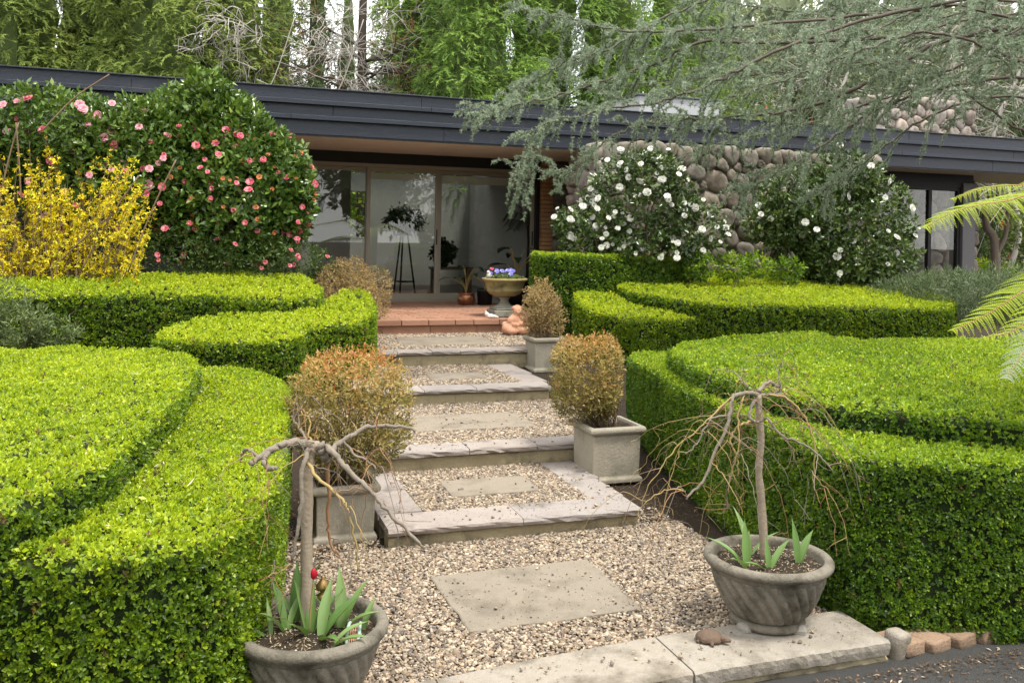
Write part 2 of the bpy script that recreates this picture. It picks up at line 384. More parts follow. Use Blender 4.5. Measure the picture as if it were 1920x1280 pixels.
M['cypressg'] = leafmat('bright_cypress_spray', [(.05, .10, .025), (.11, .20, .04), (.20, .32, .06), (.31, .44, .09)], .6, .3, .2)
M['cypressd'] = leafmat('dark_cypress_spray', [(.04, .065, .025), (.075, .115, .04), (.12, .17, .06)], .6, .25, .2)
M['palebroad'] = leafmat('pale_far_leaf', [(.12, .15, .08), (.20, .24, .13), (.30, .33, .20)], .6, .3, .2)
M['broad'] = leafmat('garden_leaf', [(.05, .085, .02), (.10, .16, .035), (.18, .24, .06), (.30, .30, .10)], .5, .3, .35)
M['juniper'] = leafmat('juniper_needle', [(.075, .115, .05), (.14, .19, .095), (.24, .29, .16)], .55, .2, .3)
M['fern'] = leafmat('fern_pinnule', [(.20, .28, .015), (.32, .41, .02), (.45, .50, .04)], .5, .4, .3)
M['fernback'] = leafmat('fern_pale_underside', [(.20, .25, .15), (.29, .34, .22), (.36, .41, .28)], .6, .25, .3)
M['houseplant'] = leafmat('house_plant_leaf', [(.012, .03, .012), (.025, .055, .02), (.045, .085, .03)], .3, .12, .5)
M['pink'] = leafmat('pink_petal', [(.62, .05, .12), (.76, .12, .19), (.82, .27, .32), (.85, .45, .46)], .5, .25, .3, False)
M['palepink'] = leafmat('pale_pink_petal', [(.72, .22, .30), (.82, .40, .46), (.88, .58, .62)], .5, .25, .3, False)
M['coral'] = leafmat('faded_coral_petal', [(.55, .15, .05), (.66, .24, .10), (.60, .30, .14)], .6, .25, .3, False)
M['white'] = leafmat('white_petal', [(.78, .77, .68), (.84, .84, .79), (.88, .88, .85)], .5, .25, .3, False)
M['pansy'] = leafmat('pansy_petal', [(.10, .09, .42), (.22, .22, .66), (.62, .60, .80)], .5, .25, .3, False)
M['redflower'] = leafmat('red_flower', [(.60, .04, .02), (.75, .10, .05)], .5, .25, .3, False)
M['dry'] = leafmat('dry_leaf', [(.30, .22, .13), (.48, .40, .28), (.62, .56, .45)], .7, .2, .3, False)
M['litterdark'] = leafmat('dark_litter', [(.04, .026, .017), (.11, .07, .04), (.24, .16, .10)], .9, .05, .2, False)
def glass():
    m, t, b = _tree('window_glass'); t.nodes.remove(b)
    tr = t.nodes.new('ShaderNodeBsdfTransparent'); tr.inputs[0].default_value = (.90, .92, .90, 1)
    gl = t.nodes.new('ShaderNodeBsdfGlossy'); gl.inputs['Roughness'].default_value = .01
    lw = t.nodes.new('ShaderNodeLayerWeight'); pw = t.nodes.new('ShaderNodeMath'); pw.operation = 'POWER'; pw.inputs[1].default_value = 5; t.links.new(lw.outputs['Facing'], pw.inputs[0])
    lw.inputs['Blend'].default_value = .5; fr = t.nodes.new('ShaderNodeMapRange'); fr.inputs['To Min'].default_value = .065; fr.inputs['To Max'].default_value = 1.0; t.links.new(pw.outputs[0], fr.inputs['Value'])
    ms = t.nodes.new('ShaderNodeMixShader'); o = t.nodes['Material Output']
    t.links.new(fr.outputs[0], ms.inputs[0]); t.links.new(tr.outputs[0], ms.inputs[1]); t.links.new(gl.outputs[0], ms.inputs[2])
    t.links.new(ms.outputs[0], o.inputs['Surface']); return m
M['glass'] = glass()
# ================================================================== ground, driveway, path
def sheet(name, xs, ys, zf, mat, kind='structure'):
    X, Y = np.meshgrid(xs, ys); Z = zf(X, Y); v = np.stack([X, Y, Z], -1).reshape(-1, 3)
    nx, ny = len(xs), len(ys); i = (np.arange(ny - 1)[:, None] * nx + np.arange(nx - 1)[None, :]).ravel()
    loops = np.stack([i, i + 1, i + nx + 1, i + nx], 1).ravel()
    o = link(name, npmesh(name, v, loops, np.arange(len(i)) * 4, mat, None, True)); return tag(o, kind=kind)
gx = np.concatenate([np.linspace(-250, -12, 18), np.linspace(-11, 11, 80), np.linspace(12, 250, 18)])
gy = np.concatenate([np.linspace(-120, -1, 20), np.linspace(-.5, 16, 90), np.linspace(17, 400, 30)])
tag(sheet('ground', gx, gy, lambda x, y: terrain(x, y) - .012, M['soil']), 'dark soil ground under the garden beds', None)
def flat_uv(name, u0, u1, v0, v1, z, mat, nu=2, nv=2):
    m = MB(); us = np.linspace(u0, u1, nu); vv = np.linspace(v0, v1, nv)
    pts = [P(u, v, z) for v in vv for u in us]
    m.add(pts, [(j * nu + i, j * nu + i + 1, (j + 1) * nu + i + 1, (j + 1) * nu + i) for j in range(nv - 1) for i in range(nu - 1)])
    o = m.build(name, mat); o['kind'] = 'structure'; return o
dr = flat_uv('driveway', -30, 30, -40, 3.43, -.074, M['asphalt'], 2, 2)
dr['label'] = 'dark asphalt driveway beside the front kerb'

def rough_stone(u0, u1, v0, v1, z0, z1, n=9, amp=.007, fn=P):
    """a split-faced stone: sawn top, jagged front edge"""
    m = MB(); rows = []
    for i in range(n):
        t = i / (n - 1); u = u0 + (u1 - u0) * t; e = .004 if i in (0, n - 1) else 0
        j = lambda k: random.uniform(-amp, amp)
        rows.append([fn(u, v1, z0), fn(u, v1, z1), fn(u, v0 + .012 + j(0) * .5, z1 - e), fn(u, v0 + j(1), z1 - .012 - e + j(0) * .4),
                     fn(u, v0 + j(2), (z0 + z1) / 2), fn(u, v0 + .006 + j(3), z0 + .004)])
    k = 6; v = [p for r in rows for p in r]
    f = [(i * k + a, (i + 1) * k + a, (i + 1) * k + (a + 1) % k, i * k + (a + 1) % k) for i in range(n - 1) for a in range(k)]
    f += [tuple(range(k)), tuple((n - 1) * k + a for a in range(k - 1, -1, -1))]
    return m.add(v, f)
def step(label, u0, u1, v, z0, z1, joints, depth, rj, sides=()):
    t = thing('stone_step', P((u0 + u1) / 2, v, z0), label, 'step', 'sandstone steps up to the house')
    us = [u0] + list(joints) + [u1]
    for a, b in zip(us[:-1], us[1:]):
        rough_stone(a + .003, b - .003, v - .025, v + depth + random.uniform(-.01, .01), z1 - .047 + random.uniform(-.003, .003), z1 + random.uniform(-.002, .003), max(5, int((b - a) / .05))).build('cap_stone', M['capstone'], t)
    us = [u0 + .01] + list(rj) + [u1 - .01]
    for a, b in zip(us[:-1], us[1:]):
        rough_stone(a + .001, b - .001, v + .012, v + .13, z0 - .06, z1 - .047, max(4, int((b - a) / .1)), .004).build('riser_block', M['riser'], t)
    for (a, b, c, d) in sides:
        m = MB(); m.box((a, c, z1 - .045), (b, d, z1 - .001), P); m.build('side_stone', M['capstone'], t, .006)
        m = MB(); m.box((a + .012, c - .02, z0 - .1), (b - .012, d, z1 - .046), P); m.build('side_block', M['riser'], t, .004)
    return t
step('lowest sandstone step, with paving stones down both sides of its gravel', 1.085, 2.685, 5.24, 0, .119, [1.90], .255, [1.55, 2.1],
     [(1.085, 1.36, 5.53, 6.02), (1.10, 1.375, 6.026, 6.46), (2.44, 2.70, 5.51, 5.95), (2.47, 2.73, 5.956, 6.46)])
step('second sandstone step up, capped by pale stones beside a square planter', .95, 2.83, 6.45, .119, .26, [1.4, 1.92, 2.44], .2, [1.3, 2.2])
step('third sandstone step up, with one paving stone on its right side', 1.5, 3.22, 8.16, .26, .40, [2.0, 2.49], .22, [2.3],
     [(3.0, 3.28, 8.40, 8.9), (3.03, 3.31, 8.906, 9.58)])
step('highest sandstone step, just below the brick patio', 1.7, 3.56, 9.6, .40, .56, [2.06, 2.43, 2.74, 3.14], .2, [2.5, 3.0])

SL = [('largest pale sandstone slab set in the gravel before the steps', [(1.21, 4.73), (2.11, 4.75), (2.09, 4.04), (1.22, 4.03)], .012),
      ('small sandstone slab in the gravel of the lowest step', [(1.62, 6.13), (2.21, 6.12), (2.21, 5.74), (1.61, 5.74)], .126),
      ('wide sandstone slab in the gravel of the second step', [(1.70, 7.66), (2.69, 7.63), (2.66, 7.03), (1.68, 7.06)], .268),
      ('smallest sandstone slab, in the gravel of the third step', [(2.23, 9.02), (2.79, 9.01), (2.76, 8.65), (2.19, 8.63)], .408),
      ('grey sandstone slab in the gravel under the patio edge', [(2.30, 10.83), (3.34, 10.76), (3.28, 10.02), (2.24, 10.05)], .568)]
for lab, q, z in SL:
    m = MB(); c = np.mean(q, 0); pts = []
    for i in range(4):                       # irregular edges
        a, b = np.array(q[i]), np.array(q[(i + 1) % 4])
        for k in range(7): pts.append(a + (b - a) * k / 7 + (rng.normal(0, .005, 2) if k else 0))
    n = len(pts)
    v = [P(p[0], p[1], z - .05) for p in pts] + [P(p[0], p[1], z - .004) for p in pts] + [P(*(np.array(p) + (c - p) * .012), z) for p in pts]
    f = [(i, (i + 1) % n, n + (i + 1) % n, n + i) for i in range(n)] + [(n + i, n + (i + 1) % n, 2 * n + (i + 1) % n, 2 * n + i) for i in range(n)] + [tuple(2 * n + i for i in range(n))]
    m.add(v, f); o = m.build('paving_slab', M['sandstone']); tag(o, lab, 'paving slab', 'sandstone slabs along the path')

# gravel: bed sheets + pebbles
beds = [(.15, 2.95, 3.40, 5.26, .0, 10500, .0064, 0), (1.36, 2.46, 5.49, 6.47, .114, 10000, .0066, 0), (.95, 3.3, 6.64, 8.19, .256, 8000, .0074, 0),
        (1.4, 3.02, 8.37, 9.63, .396, 6500, .008, 1), (1.6, 4.6, 9.79, 11.24, .556, 5500, .0088, 1), (.15, 1.08, 5.25, 6.5, -.004, 4500, .0064, 0), (2.7, 2.95, 5.25, 5.6, -.004, 3000, .0064, 0)]
for i, (u0, u1, v0, v1, z, *_r) in enumerate(beds):
    o = flat_uv('gravel_bed', u0, u1, v0, v1, z - (.006 if i < 5 else .004), M['gravelbed'] if i < 5 else M['soil'])
def slab_mask(u, v):
    k = v > 3.70 - .048 * np.maximum(0, 2.5 - u) ** 2
    for lab, q, z in SL: k &= ~inpoly(u, v, np.array(q))
    return k
def gravel_nodes():
    """pebbles: a little stone on every point, turned and scaled by the point's own numbers"""
    g = bpy.data.node_groups.new('scatter_pebbles', 'GeometryNodeTree')
    g.interface.new_socket('Geometry', in_out='INPUT', socket_type='NodeSocketGeometry'); g.interface.new_socket('Geometry', in_out='OUTPUT', socket_type='NodeSocketGeometry')
    N = g.nodes; L = g.links; gi = N.new('NodeGroupInput'); go = N.new('NodeGroupOutput')
    m2p = N.new('GeometryNodeMeshToPoints'); ico = N.new('GeometryNodeMeshIcoSphere'); ico.inputs['Radius'].default_value = 1; ico.inputs['Subdivisions'].default_value = 2
    # dent the stone a little
    sp = N.new('GeometryNodeSetPosition'); nz = N.new('ShaderNodeTexNoise'); nz.inputs['Scale'].default_value = .9
    vm = N.new('ShaderNodeVectorMath'); vm.operation = 'SUBTRACT'; vm.inputs[1].default_value = (.5, .5, .5); vs2 = N.new('ShaderNodeVectorMath'); vs2.operation = 'SCALE'; vs2.inputs['Scale'].default_value = .9
    L.new(nz.outputs['Color'], vm.inputs[0]); L.new(vm.outputs[0], vs2.inputs[0]); L.new(vs2.outputs[0], sp.inputs['Offset']); L.new(ico.outputs['Mesh'], sp.inputs['Geometry'])
    ss = N.new('GeometryNodeSetShadeSmooth'); L.new(sp.outputs[0], ss.inputs['Geometry'])
    sm = N.new('GeometryNodeSetMaterial'); sm.inputs['Material'].default_value = M['pebble']; L.new(ss.outputs[0], sm.inputs['Geometry'])
    iop = N.new('GeometryNodeInstanceOnPoints'); L.new(gi.outputs[0], m2p.inputs['Mesh']); L.new(m2p.outputs[0], iop.inputs['Points']); L.new(sm.outputs[0], iop.inputs['Instance'])
    for nm, sock in (('psize', 'Scale'), ('pturn', 'Rotation')):
        na = N.new('GeometryNodeInputNamedAttribute'); na.data_type = 'FLOAT_VECTOR'; na.inputs['Name'].default_value = nm; L.new(na.outputs[0], iop.inputs[sock])
    L.new(iop.outputs[0], go.inputs[0]); return g
GN = gravel_nodes()
def pebbles(name, sel, label):
    pc, pr = [], []
    for (u0, u1, v0, v1, z, dens, r, far) in sel:
        n = int((u1 - u0) * (v1 - v0) * dens); u = rng.uniform(u0, u1, n); v = rng.uniform(v0, v1, n)
        k = slab_mask(u, v) if dens > 150 else np.ones(n, bool)
        if u0 == .15 and v0 < 4: k &= (u > .72 + .12 * noise(np.stack([u, v, v], 1), 2.0)) | (rng.uniform(0, 1, n) < .35)
        u, v = u[k], v[k]
        pc.append(np.stack([u * cA - v * sA, u * sA + v * cA, z + rng.uniform(-.003, .006, len(u)) * r / .008], 1)); pr.append(np.full(len(u), r))
    pc = np.concatenate(pc); pr = np.concatenate(pr) * rng.lognormal(0, .28, len(pc)); n = len(pc)
    me = bpy.data.meshes.new(name); me.vertices.add(n); me.vertices.foreach_set('co', pc.astype(np.float32).ravel())
    for nm, arr in (('psize', rng.uniform(.7, 1.35, (n, 3)) * np.array([1.15, .95, .62]) * pr[:, None]), ('pturn', np.stack([rng.normal(0, .3, n), rng.normal(0, .3, n), rng.uniform(0, 2 * PI, n)], 1))):
        at = me.attributes.new(nm, 'FLOAT_VECTOR', 'POINT'); at.data.foreach_set('vector', arr.astype(np.float32).ravel())
    at = me.attributes.new('rnd', 'FLOAT', 'POINT'); at.data.foreach_set('value', rng.uniform(0, 1, n).astype(np.float32))
    me.materials.append(M['pebble']); o = link(name, me); md = o.modifiers.new('pebbles', 'NODES'); md.node_group = GN
    return tag(o, label, 'gravel', None, 'stuff')
pebbles('gravel', [b for b in beds if not b[7]] + [(1.1, 2.68, 5.23, 5.5, .124, 90, .006, 0), (1.25, 2.08, 4.06, 4.7, .016, 75, .006, 0), (.9, 2.9, 3.42, 3.68, .035, 100, .006, 0), (1.1, 1.36, 5.5, 6.4, .124, 90, .006, 0), (2.46, 2.7, 5.5, 6.4, .124, 120, .006, 0), (1.65, 2.2, 5.76, 6.1, .13, 60, .006, 0), (1.0, 2.8, 6.43, 6.62, .265, 90, .007, 0), (1.75, 2.65, 7.08, 7.6, .272, 60, .007, 0)], 'mixed cream and grey pebble gravel on the lower path')
pebbles('gravel', [b for b in beds if b[7]], 'pale pebble gravel on the two upper steps')

# front kerb
kt = thing('stone_kerb', P(1.5, 3.5, 0), 'pale sandstone kerb between the gravel and the driveway', 'kerb')
ku = [-1.4, -.3, .95, 1.98, 2.98]
kf = lambda u, v, z: P(u, v - .048 * max(0, 2.5 - u) ** 2, z)
for a, b in zip(ku[:-1], ku[1:]):
    rough_stone(a + .004, b - .004, 3.37, 3.712, -.045, .03 + random.uniform(-.002, .003), 40, .0032, kf).build('kerb_stone', M['kerb'], kt)
    rough_stone(a + .002, b - .002, 3.39, 3.70, -.14, -.046, 14, .006, kf).build('kerb_base', M['riser'], kt)
# brick edging to the right of the kerb
et = thing('brick_edging', P(4, 3.5, -.07), 'two rows of worn tan bricks edging the driveway under the hedge', 'brick edging')
bb = MB(); bb.box((-.11, -.05, -.04), (.11, .05, .035)); bme = bb.mesh('edging_brick', M['edgebrick'])
def bev_mesh(me, wd, seg=2):
    bm = bmesh.new(); bm.from_mesh(me); bmesh.ops.bevel(bm, geom=bm.edges[:], offset=wd, segments=seg, affect='EDGES', profile=.6)
    bm.to_mesh(me); bm.free(); me.polygons.foreach_set('use_smooth', [True] * len(me.polygons)); me.update(); return me
bev_mesh(bme, .012)
for i in range(9):
    piece('brick', bme, et, P(3.24 + i * .232, 3.65 + .006 * i, .0 + random.uniform(-.006, .006)), (random.uniform(-.06, .06), random.uniform(-.05, .05), A + random.uniform(-.05, .05)))
for i in range(14):
    piece('brick', bme, et, P(3.12 + i * .155, 3.475 + .004 * i, -.050 + random.uniform(-.006, .006)), (random.uniform(-.08, .08), random.uniform(-.08, .08), A + PI / 2 + .25 + random.uniform(-.06, .06)), (.8, 1.36, .9))
m = MB(); m.box((-.045, -.045, -.1), (.045, .045, .04)); me = bev_mesh(m.mesh('kerb_end_stone', M['kerb']), .02, 2)
o = link('kerb_end_stone', me, None, P(3.06, 3.42, 0), (0.1, .08, A + .2)); tag(o, 'small worn square stone at the end of the kerb', 'stone')

# ================================================================== brick patio
pt = thing('brick_patio', P(3, 12, .56), 'red brick patio raised before the glass doors', 'patio')
m = MB(); m.box((1.2, 11.27, .4), (4.35, 14.6, .700), P); m.build('mortar_bed', M['mortar'], pt)
pb = MB(); pb.box((-.113, -.054, -.02), (.113, .054, .012)); pbm = bev_mesh(pb.mesh('brick', M['brick']), .004, 1)
pn = 0; rest = MB(); v = 11.43; row = 0
while v < 14.5:
    u = 1.2 + (.115 if row % 2 else 0)
    while u < 4.3:
        hgt = .717 + random.uniform(-.0025, .0025)
        if pn < 270: piece('brick', pbm, pt, P(u + .115, v, hgt), (random.uniform(-.01, .01), random.uniform(-.01, .01), A + random.uniform(-.012, .012))); pn += 1
        else: rest.box((u + .002, v - .054, .705), (u + .228, v + .054, .727 + random.uniform(-.002, .002)), P)
        u += .234
    v += .117; row += 1
o = rest.build('brick', M['brick'], pt); o['kind'] = 'stuff'
u = 1.2; cb = MB(); cb.box((-.5, -.09, -.034), (.5, .09, .034)); 
while u < 4.35:
    L = random.choice([.24, .34, .45, .46]); m = MB(); m.box((u + .004, 11.19, .664), (min(u + L - .004, 4.36), 11.365, .732 + random.uniform(-.002, .002)), P)
    m.build('edge_brick', M['brick'], pt, .006); u += L
u = 1.2
while u < 4.35:
    L = random.choice([.42, .5, .6]); m = MB(); m.box((u + .002, 11.225, .50), (min(u + L - .002, 4.34), 11.30, .660), P)
    m.build('riser_brick', M['brick'], pt, .004); u += L

# ================================================================== pots and planters
def fluted_pot(name, c, label):
    t = thing(name, c, label, 'pot', 'round fluted concrete pots with weeping trees')
    prof = [(.150, .0), (.168, .006), (.172, .02), (.166, .036), (.150, .044)]
    MB().lathe(prof, 48, c).build('foot_ring', M['pot'], t)
    zs = np.linspace(.040, .245, 22); pr = [(.148 + .110 * ((z - .040) / .205) ** .55, z) for z in zs]
    def fl(i, j, a, z):
        f = min(1, (z - .040) / .02, (.245 - z) / .012) if .040 < z < .245 else 0
        return 1 + .085 * f * (abs(math.cos(13 * (a + 2.6 * (z - .04)))) - .6)
    MB().lathe(pr, 182, c, fl, capbot=False, captop=False).build('fluted_bowl', M['pot'], t)
    rim = [(.254, .243), (.262, .250), (.262, .262), (.266, .268), (.285, .272), (.293, .284), (.293, .298), (.284, .310), (.268, .314), (.252, .310), (.246, .298), (.243, .268), (.236, .20)]
    MB().lathe(rim, 64, c, capbot=False, captop=False).build('rolled_rim', M['pot'], t)
    # soil with bumps
    m = MB(); n = 40; vs_ = [(c[0], c[1], c[2] + .285)]; 
    for k, r in enumerate((.05, .1, .15, .2, .244)):
        for j in range(n):
            a = 2 * PI * j / n; vs_.append((c[0] + r * math.cos(a), c[1] + r * math.sin(a), c[2] + .283 - .018 * (r / .244) ** 2 + random.uniform(-.005, .005)))
    f = [(0, 1 + j, 1 + (j + 1) % n) for j in range(n)] + [(1 + k * n + j, 1 + (k + 1) * n + j, 1 + (k + 1) * n + (j + 1) % n, 1 + k * n + (j + 1) % n) for k in range(4) for j in range(n)]
    m.add(vs_, f, True).build('potting_soil', M['soil'], t)
    # crumbs and dry leaves on the soil
    n = 900; r = .238 * np.sqrt(rng.uniform(0, 1, n)); a = rng.uniform(0, 2 * PI, n)
    p = np.stack([c[0] + r * np.cos(a), c[1] + r * np.sin(a), c[2] + .286 - .018 * (r / .244) ** 2 + rng.uniform(0, .005, n)], 1)
    d = nrm(np.stack([np.cos(a * 7), np.sin(a * 7), rng.normal(0, .35, n)], 1)); s = nrm(np.cross(d, np.array([0, 0, 1.]) + rng.normal(0, .3, (n, 3))))
    o = leafmesh('soil_litter', [(p, d, s, rng.uniform(.005, .022, n), rng.uniform(.002, .006, n), rng.uniform(0, 1, n) ** 2)], M['dry'], t); o['kind'] = 'stuff'
    return t
RP = atY(1440, 1040, 4.33); RP[2] = .032
LP = atY(583, 1165, 3.54); LP[2] = .012
RPT = fluted_pot('fluted_pot', RP, 'grey fluted concrete pot on stone feet on the kerb, holding a bare tree')
LPT = fluted_pot('fluted_pot', LP, 'grey fluted concrete pot full of tulip leaves beside the left hedge')
for k, (px, py) in enumerate([(1396, 1180), (1498, 1184), (1450, 1150)]):
    q = onz(px, py, .03); m = MB(); m.lathe([(.034, 0), (.034, .014), (.026, .028), (.010, .034)], 9, (0, 0, 0), lambda i, j, a, z: 1 + .14 * math.sin(3 * a + k) + (.25 if math.cos(a) > .3 else 0), False)
    o = link('pot_foot', m.mesh('pot_foot', M['footstone']), None, q, (0, 0, k)); 
    tag(o, ['pale stone wedge under the pot on the kerb, beside the brown turtle', 'pale stone wedge under the kerb pot, beside the hedge', 'pale stone wedge hidden beneath the kerb pot'][k], 'pot foot', 'stone feet under the pot')
RP_BASE = RP
# brown turtle ornament on the kerb
q = onz(1330, 1200, .03); tt = thing('turtle_ornament', q, 'small dark brown turtle ornament on the pale kerb', 'ornament')
m = MB(); m.lathe([(.046, .004), (.05, .012), (.042, .03), (.026, .042), (.008, .047)], 14, q, lambda i, j, a, z: 1 + .25 * abs(math.cos(a)) + .05 * math.sin(5 * a)); m.build('shell', M['turtle'], tt)
m = MB(); m.tube([q + (.04, -.02, .015), q + (.065, -.035, .022), q + (.085, -.045, .018)], [.013, .014, .006], 7); m.build('head', M['turtle'], tt)
for dx, dy in ((.045, .03), (.0, -.05), (-.045, -.02), (-.02, .05)):
    MB().tube([q + (dx * .6, dy * .6, .01), q + (dx * 1.35, dy * 1.35, .006)], [.012, .007], 6).build('leg', M['turtle'], tt)

def planter(c, size, hgt, label):
    t = thing('square_planter', c, label, 'planter', 'square concrete planters along the steps')
    R_ = Matrix.Rotation(A, 3, 'Z')
    def sq(r, z): return [np.array(c) + np.array(R_ @ Vector((sx * r, sy * r, 0))) + (0, 0, z) for sx, sy in ((-1, -1), (1, -1), (1, 1), (-1, 1))]
    def stack(name, levels, mat, bev):
        m = MB(); v = []; 
        for r, z in levels: v += sq(r, z)
        n = len(levels); f = [(i * 4 + j, i * 4 + (j + 1) % 4, (i + 1) * 4 + (j + 1) % 4, (i + 1) * 4 + j) for i in range(n - 1) for j in range(4)]
        f += [(3, 2, 1, 0), tuple((n - 1) * 4 + j for j in range(4))]
        return m.add(v, f).build(name, mat, t, bev, 2)
    s = size / 2
    stack('planter_body', [(s * 1.0, 0), (s * 1.0, .03), (s * .90, .045), (s * .93, hgt - .055)], M['planter'], .008)
    m = MB(); prof = [(s * .94, hgt - .056), (s * 1.02, hgt - .05), (s * 1.08, hgt - .034), (s * 1.08, hgt - .014), (s * 1.02, hgt), (s * .90, hgt), (s * .86, hgt - .02), (s * .84, hgt - .08)]
    v = []; 
    for r, z in prof: v += sq(r, z)
    n = len(prof); m.add(v, [(i * 4 + j, i * 4 + (j + 1) % 4, (i + 1) * 4 + (j + 1) % 4, (i + 1) * 4 + j) for i in range(n - 1) for j in range(4)])
    m.build('planter_rim', M['planter'], t, .006)
    m = MB(); m.add(sq(s * .87, hgt - .045), [(0, 1, 2, 3)]); m.build('potting_soil', M['soil'], t)
    return t
PLN = {}
PLN['ln'] = P(.88, 5.60, -.005); planter(PLN['ln'], .37, .335, 'square concrete planter beside the lowest step, behind the left tree')
PLN['rn'] = P(2.90, 6.22, .045); planter(PLN['rn'], .40, .40, 'square concrete planter at the end of the second step')
PLN['rf'] = P(3.66, 9.50, .33); planter(PLN['rf'], .34, .37, 'narrow pale concrete planter at the end of the highest step')
PLN['lf'] = P(1.55, 10.6, .52); planter(PLN['lf'], .36, .3, 'concrete planter half hidden by straw coloured twigs beside the patio')

# ------------------------------------------------------------------ urn with pansies
q = onz(945, 593, .732); q[1] += .06; ut = thing('garden_urn', q, 'mossy stone urn of pansies on a square plinth at the patio edge', 'urn')
m = MB(); R_ = lambda x, y, z: np.array([q[0] + x * cA - y * sA, q[1] + x * sA + y * cA, q[2] + z])
m.box((-.185, -.185, 0), (.185, .185, .085), R_); m.box((-.16, -.16, .085), (.16, .16, .11), R_); m.build('plinth', M['urnbase'], ut, .012)
MB().lathe([(.15, .108), (.14, .125), (.09, .15), (.06, .185), (.052, .22), (.075, .235), (.075, .25), (.06, .262)], 28, q).build('stem', M['urnbase'], ut)
MB().lathe([(.06, .255), (.14, .265), (.20, .29), (.235, .33), (.24, .345), (.235, .35), (.25, .40), (.262, .435), (.268, .45), (.30, .47), (.303, .485), (.295, .497), (.27, .5), (.26, .49), (.25, .46)], 44, q, lambda i, j, a, z: 1 + (.012 * math.sin(22 * a) if .45 < z < .49 else 0), capbot=False, captop=False).build('bowl', M['mossurn'], ut)
m = MB(); m.lathe([(.255, .478), (.1, .495)], 24, q, capbot=False); m.build('potting_soil', M['soil'], ut)
n = 240; a = rng.uniform(0, 2 * PI, n); r = .24 * np.sqrt(rng.uniform(0, 1, n))
p = np.stack([q[0] + r * np.cos(a), q[1] + r * np.sin(a), q[2] + .50 + .05 * (1 - (r / .26) ** 2) * rng.uniform(.2, 1, n)], 1)
pf = thing('pansies', q + (0, 0, .5), 'violet blue pansies with green leaves growing in the mossy urn', 'flowers')
leafmesh('foliage', [sprigs(p, np.tile([[0, 0, 1.]], (n, 1)), 4, .045, .5, (40, 95))], M['sage'], pf)
def bloom_mesh(name, mat, r, whorls):
    B = []
    for (k, tilt, rr, hh) in whorls:
        a = np.arange(k) * 2 * PI / k + random.random() * 3
        rad = np.stack([np.cos(a), np.sin(a), np.zeros(k)], 1); up = np.array([[0, 0, 1.]])
        d = nrm(rad * math.cos(tilt) + up * math.sin(tilt)); s = np.stack([-np.sin(a), np.cos(a), np.zeros(k)], 1)
        B.append((up * hh * r + rad * .06 * r, d, s, np.full(k, rr * r), np.full(k, rr * r * 1.05), rng.uniform(0, 1, k)))
    b, d, s, L, W, rr_ = [np.concatenate([q_[i] for q_ in B]) for i in range(6)]
    n = len(b); nor = np.cross(d, s); nor *= -np.sign((nor[:, 2:3]) + 1e-6) * -1
    Lx, Wx = L[:, None], W[:, None]
    v = np.stack([b, b + d * Lx * .62 + s * Wx * .5 + nor * Wx * .12, b + d * Lx * .98 + s * Wx * .2 , b + d * Lx * .98 - s * Wx * .2, b + d * Lx * .62 - s * Wx * .5 + nor * Wx * .12], 1).reshape(-1, 3)
    return npmesh(name, v, np.arange(5 * n), np.arange(n) * 5, mat, rr_)
pm = bloom_mesh('bloom', M['pansy'], .032, [(5, .25, 1, 0), (2, .6, .7, .1)])
rm = bloom_mesh('bloom', M['pink'], .03, [(5, .5, 1, 0), (4, .9, .8, .1)])
for k in range(13):
    a = random.uniform(0, 2 * PI); r = random.uniform(.02, .2)
    piece('bloom', pm if k else rm, pf, q + ((r * math.cos(a), r * math.sin(a) - .03, .57 + random.uniform(-.015, .03)) if k else (-.17, -.05, .61)), (random.uniform(.3, 1.1), random.uniform(-.4, .4), random.uniform(-.5, .5)))
def lumps(name, mat, spheres, parent=None, vox=.02):
    bm = bmesh.new()
    for (x, y, z, rx, ry, rz) in spheres:
        mt = Matrix.Translation((x, y, z)) @ Matrix.Diagonal((rx, ry, rz, 1)); bmesh.ops.create_uvsphere(bm, u_segments=14, v_segments=9, radius=1, matrix=mt)
    me = bpy.data.meshes.new(name); bm.to_mesh(me); bm.free(); me.materials.append(mat)
    o = link(name, me, parent); r = o.modifiers.new('remesh', 'REMESH'); r.mode = 'VOXEL'; r.voxel_size = vox; r.use_smooth_shade = True
    sm = o.modifiers.new('smooth', 'SMOOTH'); sm.iterations = 4; sm.factor = .5
    return o
w0 = onz(968, 628, .56)
o = lumps('terracotta_statue', M['terracotta'], [(0, 0, .08, .13, .1, .085), (-.12, -.03, .07, .075, .07, .07), (-.07, -.09, .05, .07, .06, .05), (.08, -.07, .06, .09, .07, .06), (.0, .02, .18, .1, .085, .09), (.02, .0, .285, .065, .06, .07), (.02, -.05, .275, .025, .02, .02),
     (-.09, -.03, .17, .04, .04, .06), (.11, -.02, .18, .045, .04, .07), (-.04, -.1, .13, .035, .03, .035), (.05, -.09, .14, .035, .03, .035), (-.02, .03, .33, .045, .04, .03), (.06, .02, .325, .045, .04, .03), (.02, .05, .35, .04, .04, .02), (-.15, .0, .12, .04, .04, .05)], None, .013)
o.location = tuple(w0 + (0, .04, 0)); o.rotation_euler = (0, 0, .2); tag(o, 'small terracotta seated statue on the gravel in front of the patio', 'statue')
w0 = onz(920, 597, .732)
o = lumps('white_figurine', M['whitestone'], [(0, 0, .03, .06, .035, .03), (-.05, -.005, .055, .03, .025, .03), (-.065, -.005, .085, .012, .01, .02), (.05, 0, .025, .035, .03, .022), (.085, .0, .02, .02, .015, .013)], None, .007)
o.location = tuple(w0); tag(o, 'little white stone animal lying against the urn plinth', 'ornament')
o = lumps('white_bird_ornament', M['whitestone'], [(0, 0, .04, .035, .03, .04), (-.01, -.01, .085, .022, .022, .022), (.03, .01, .03, .03, .02, .02)], None, .007)
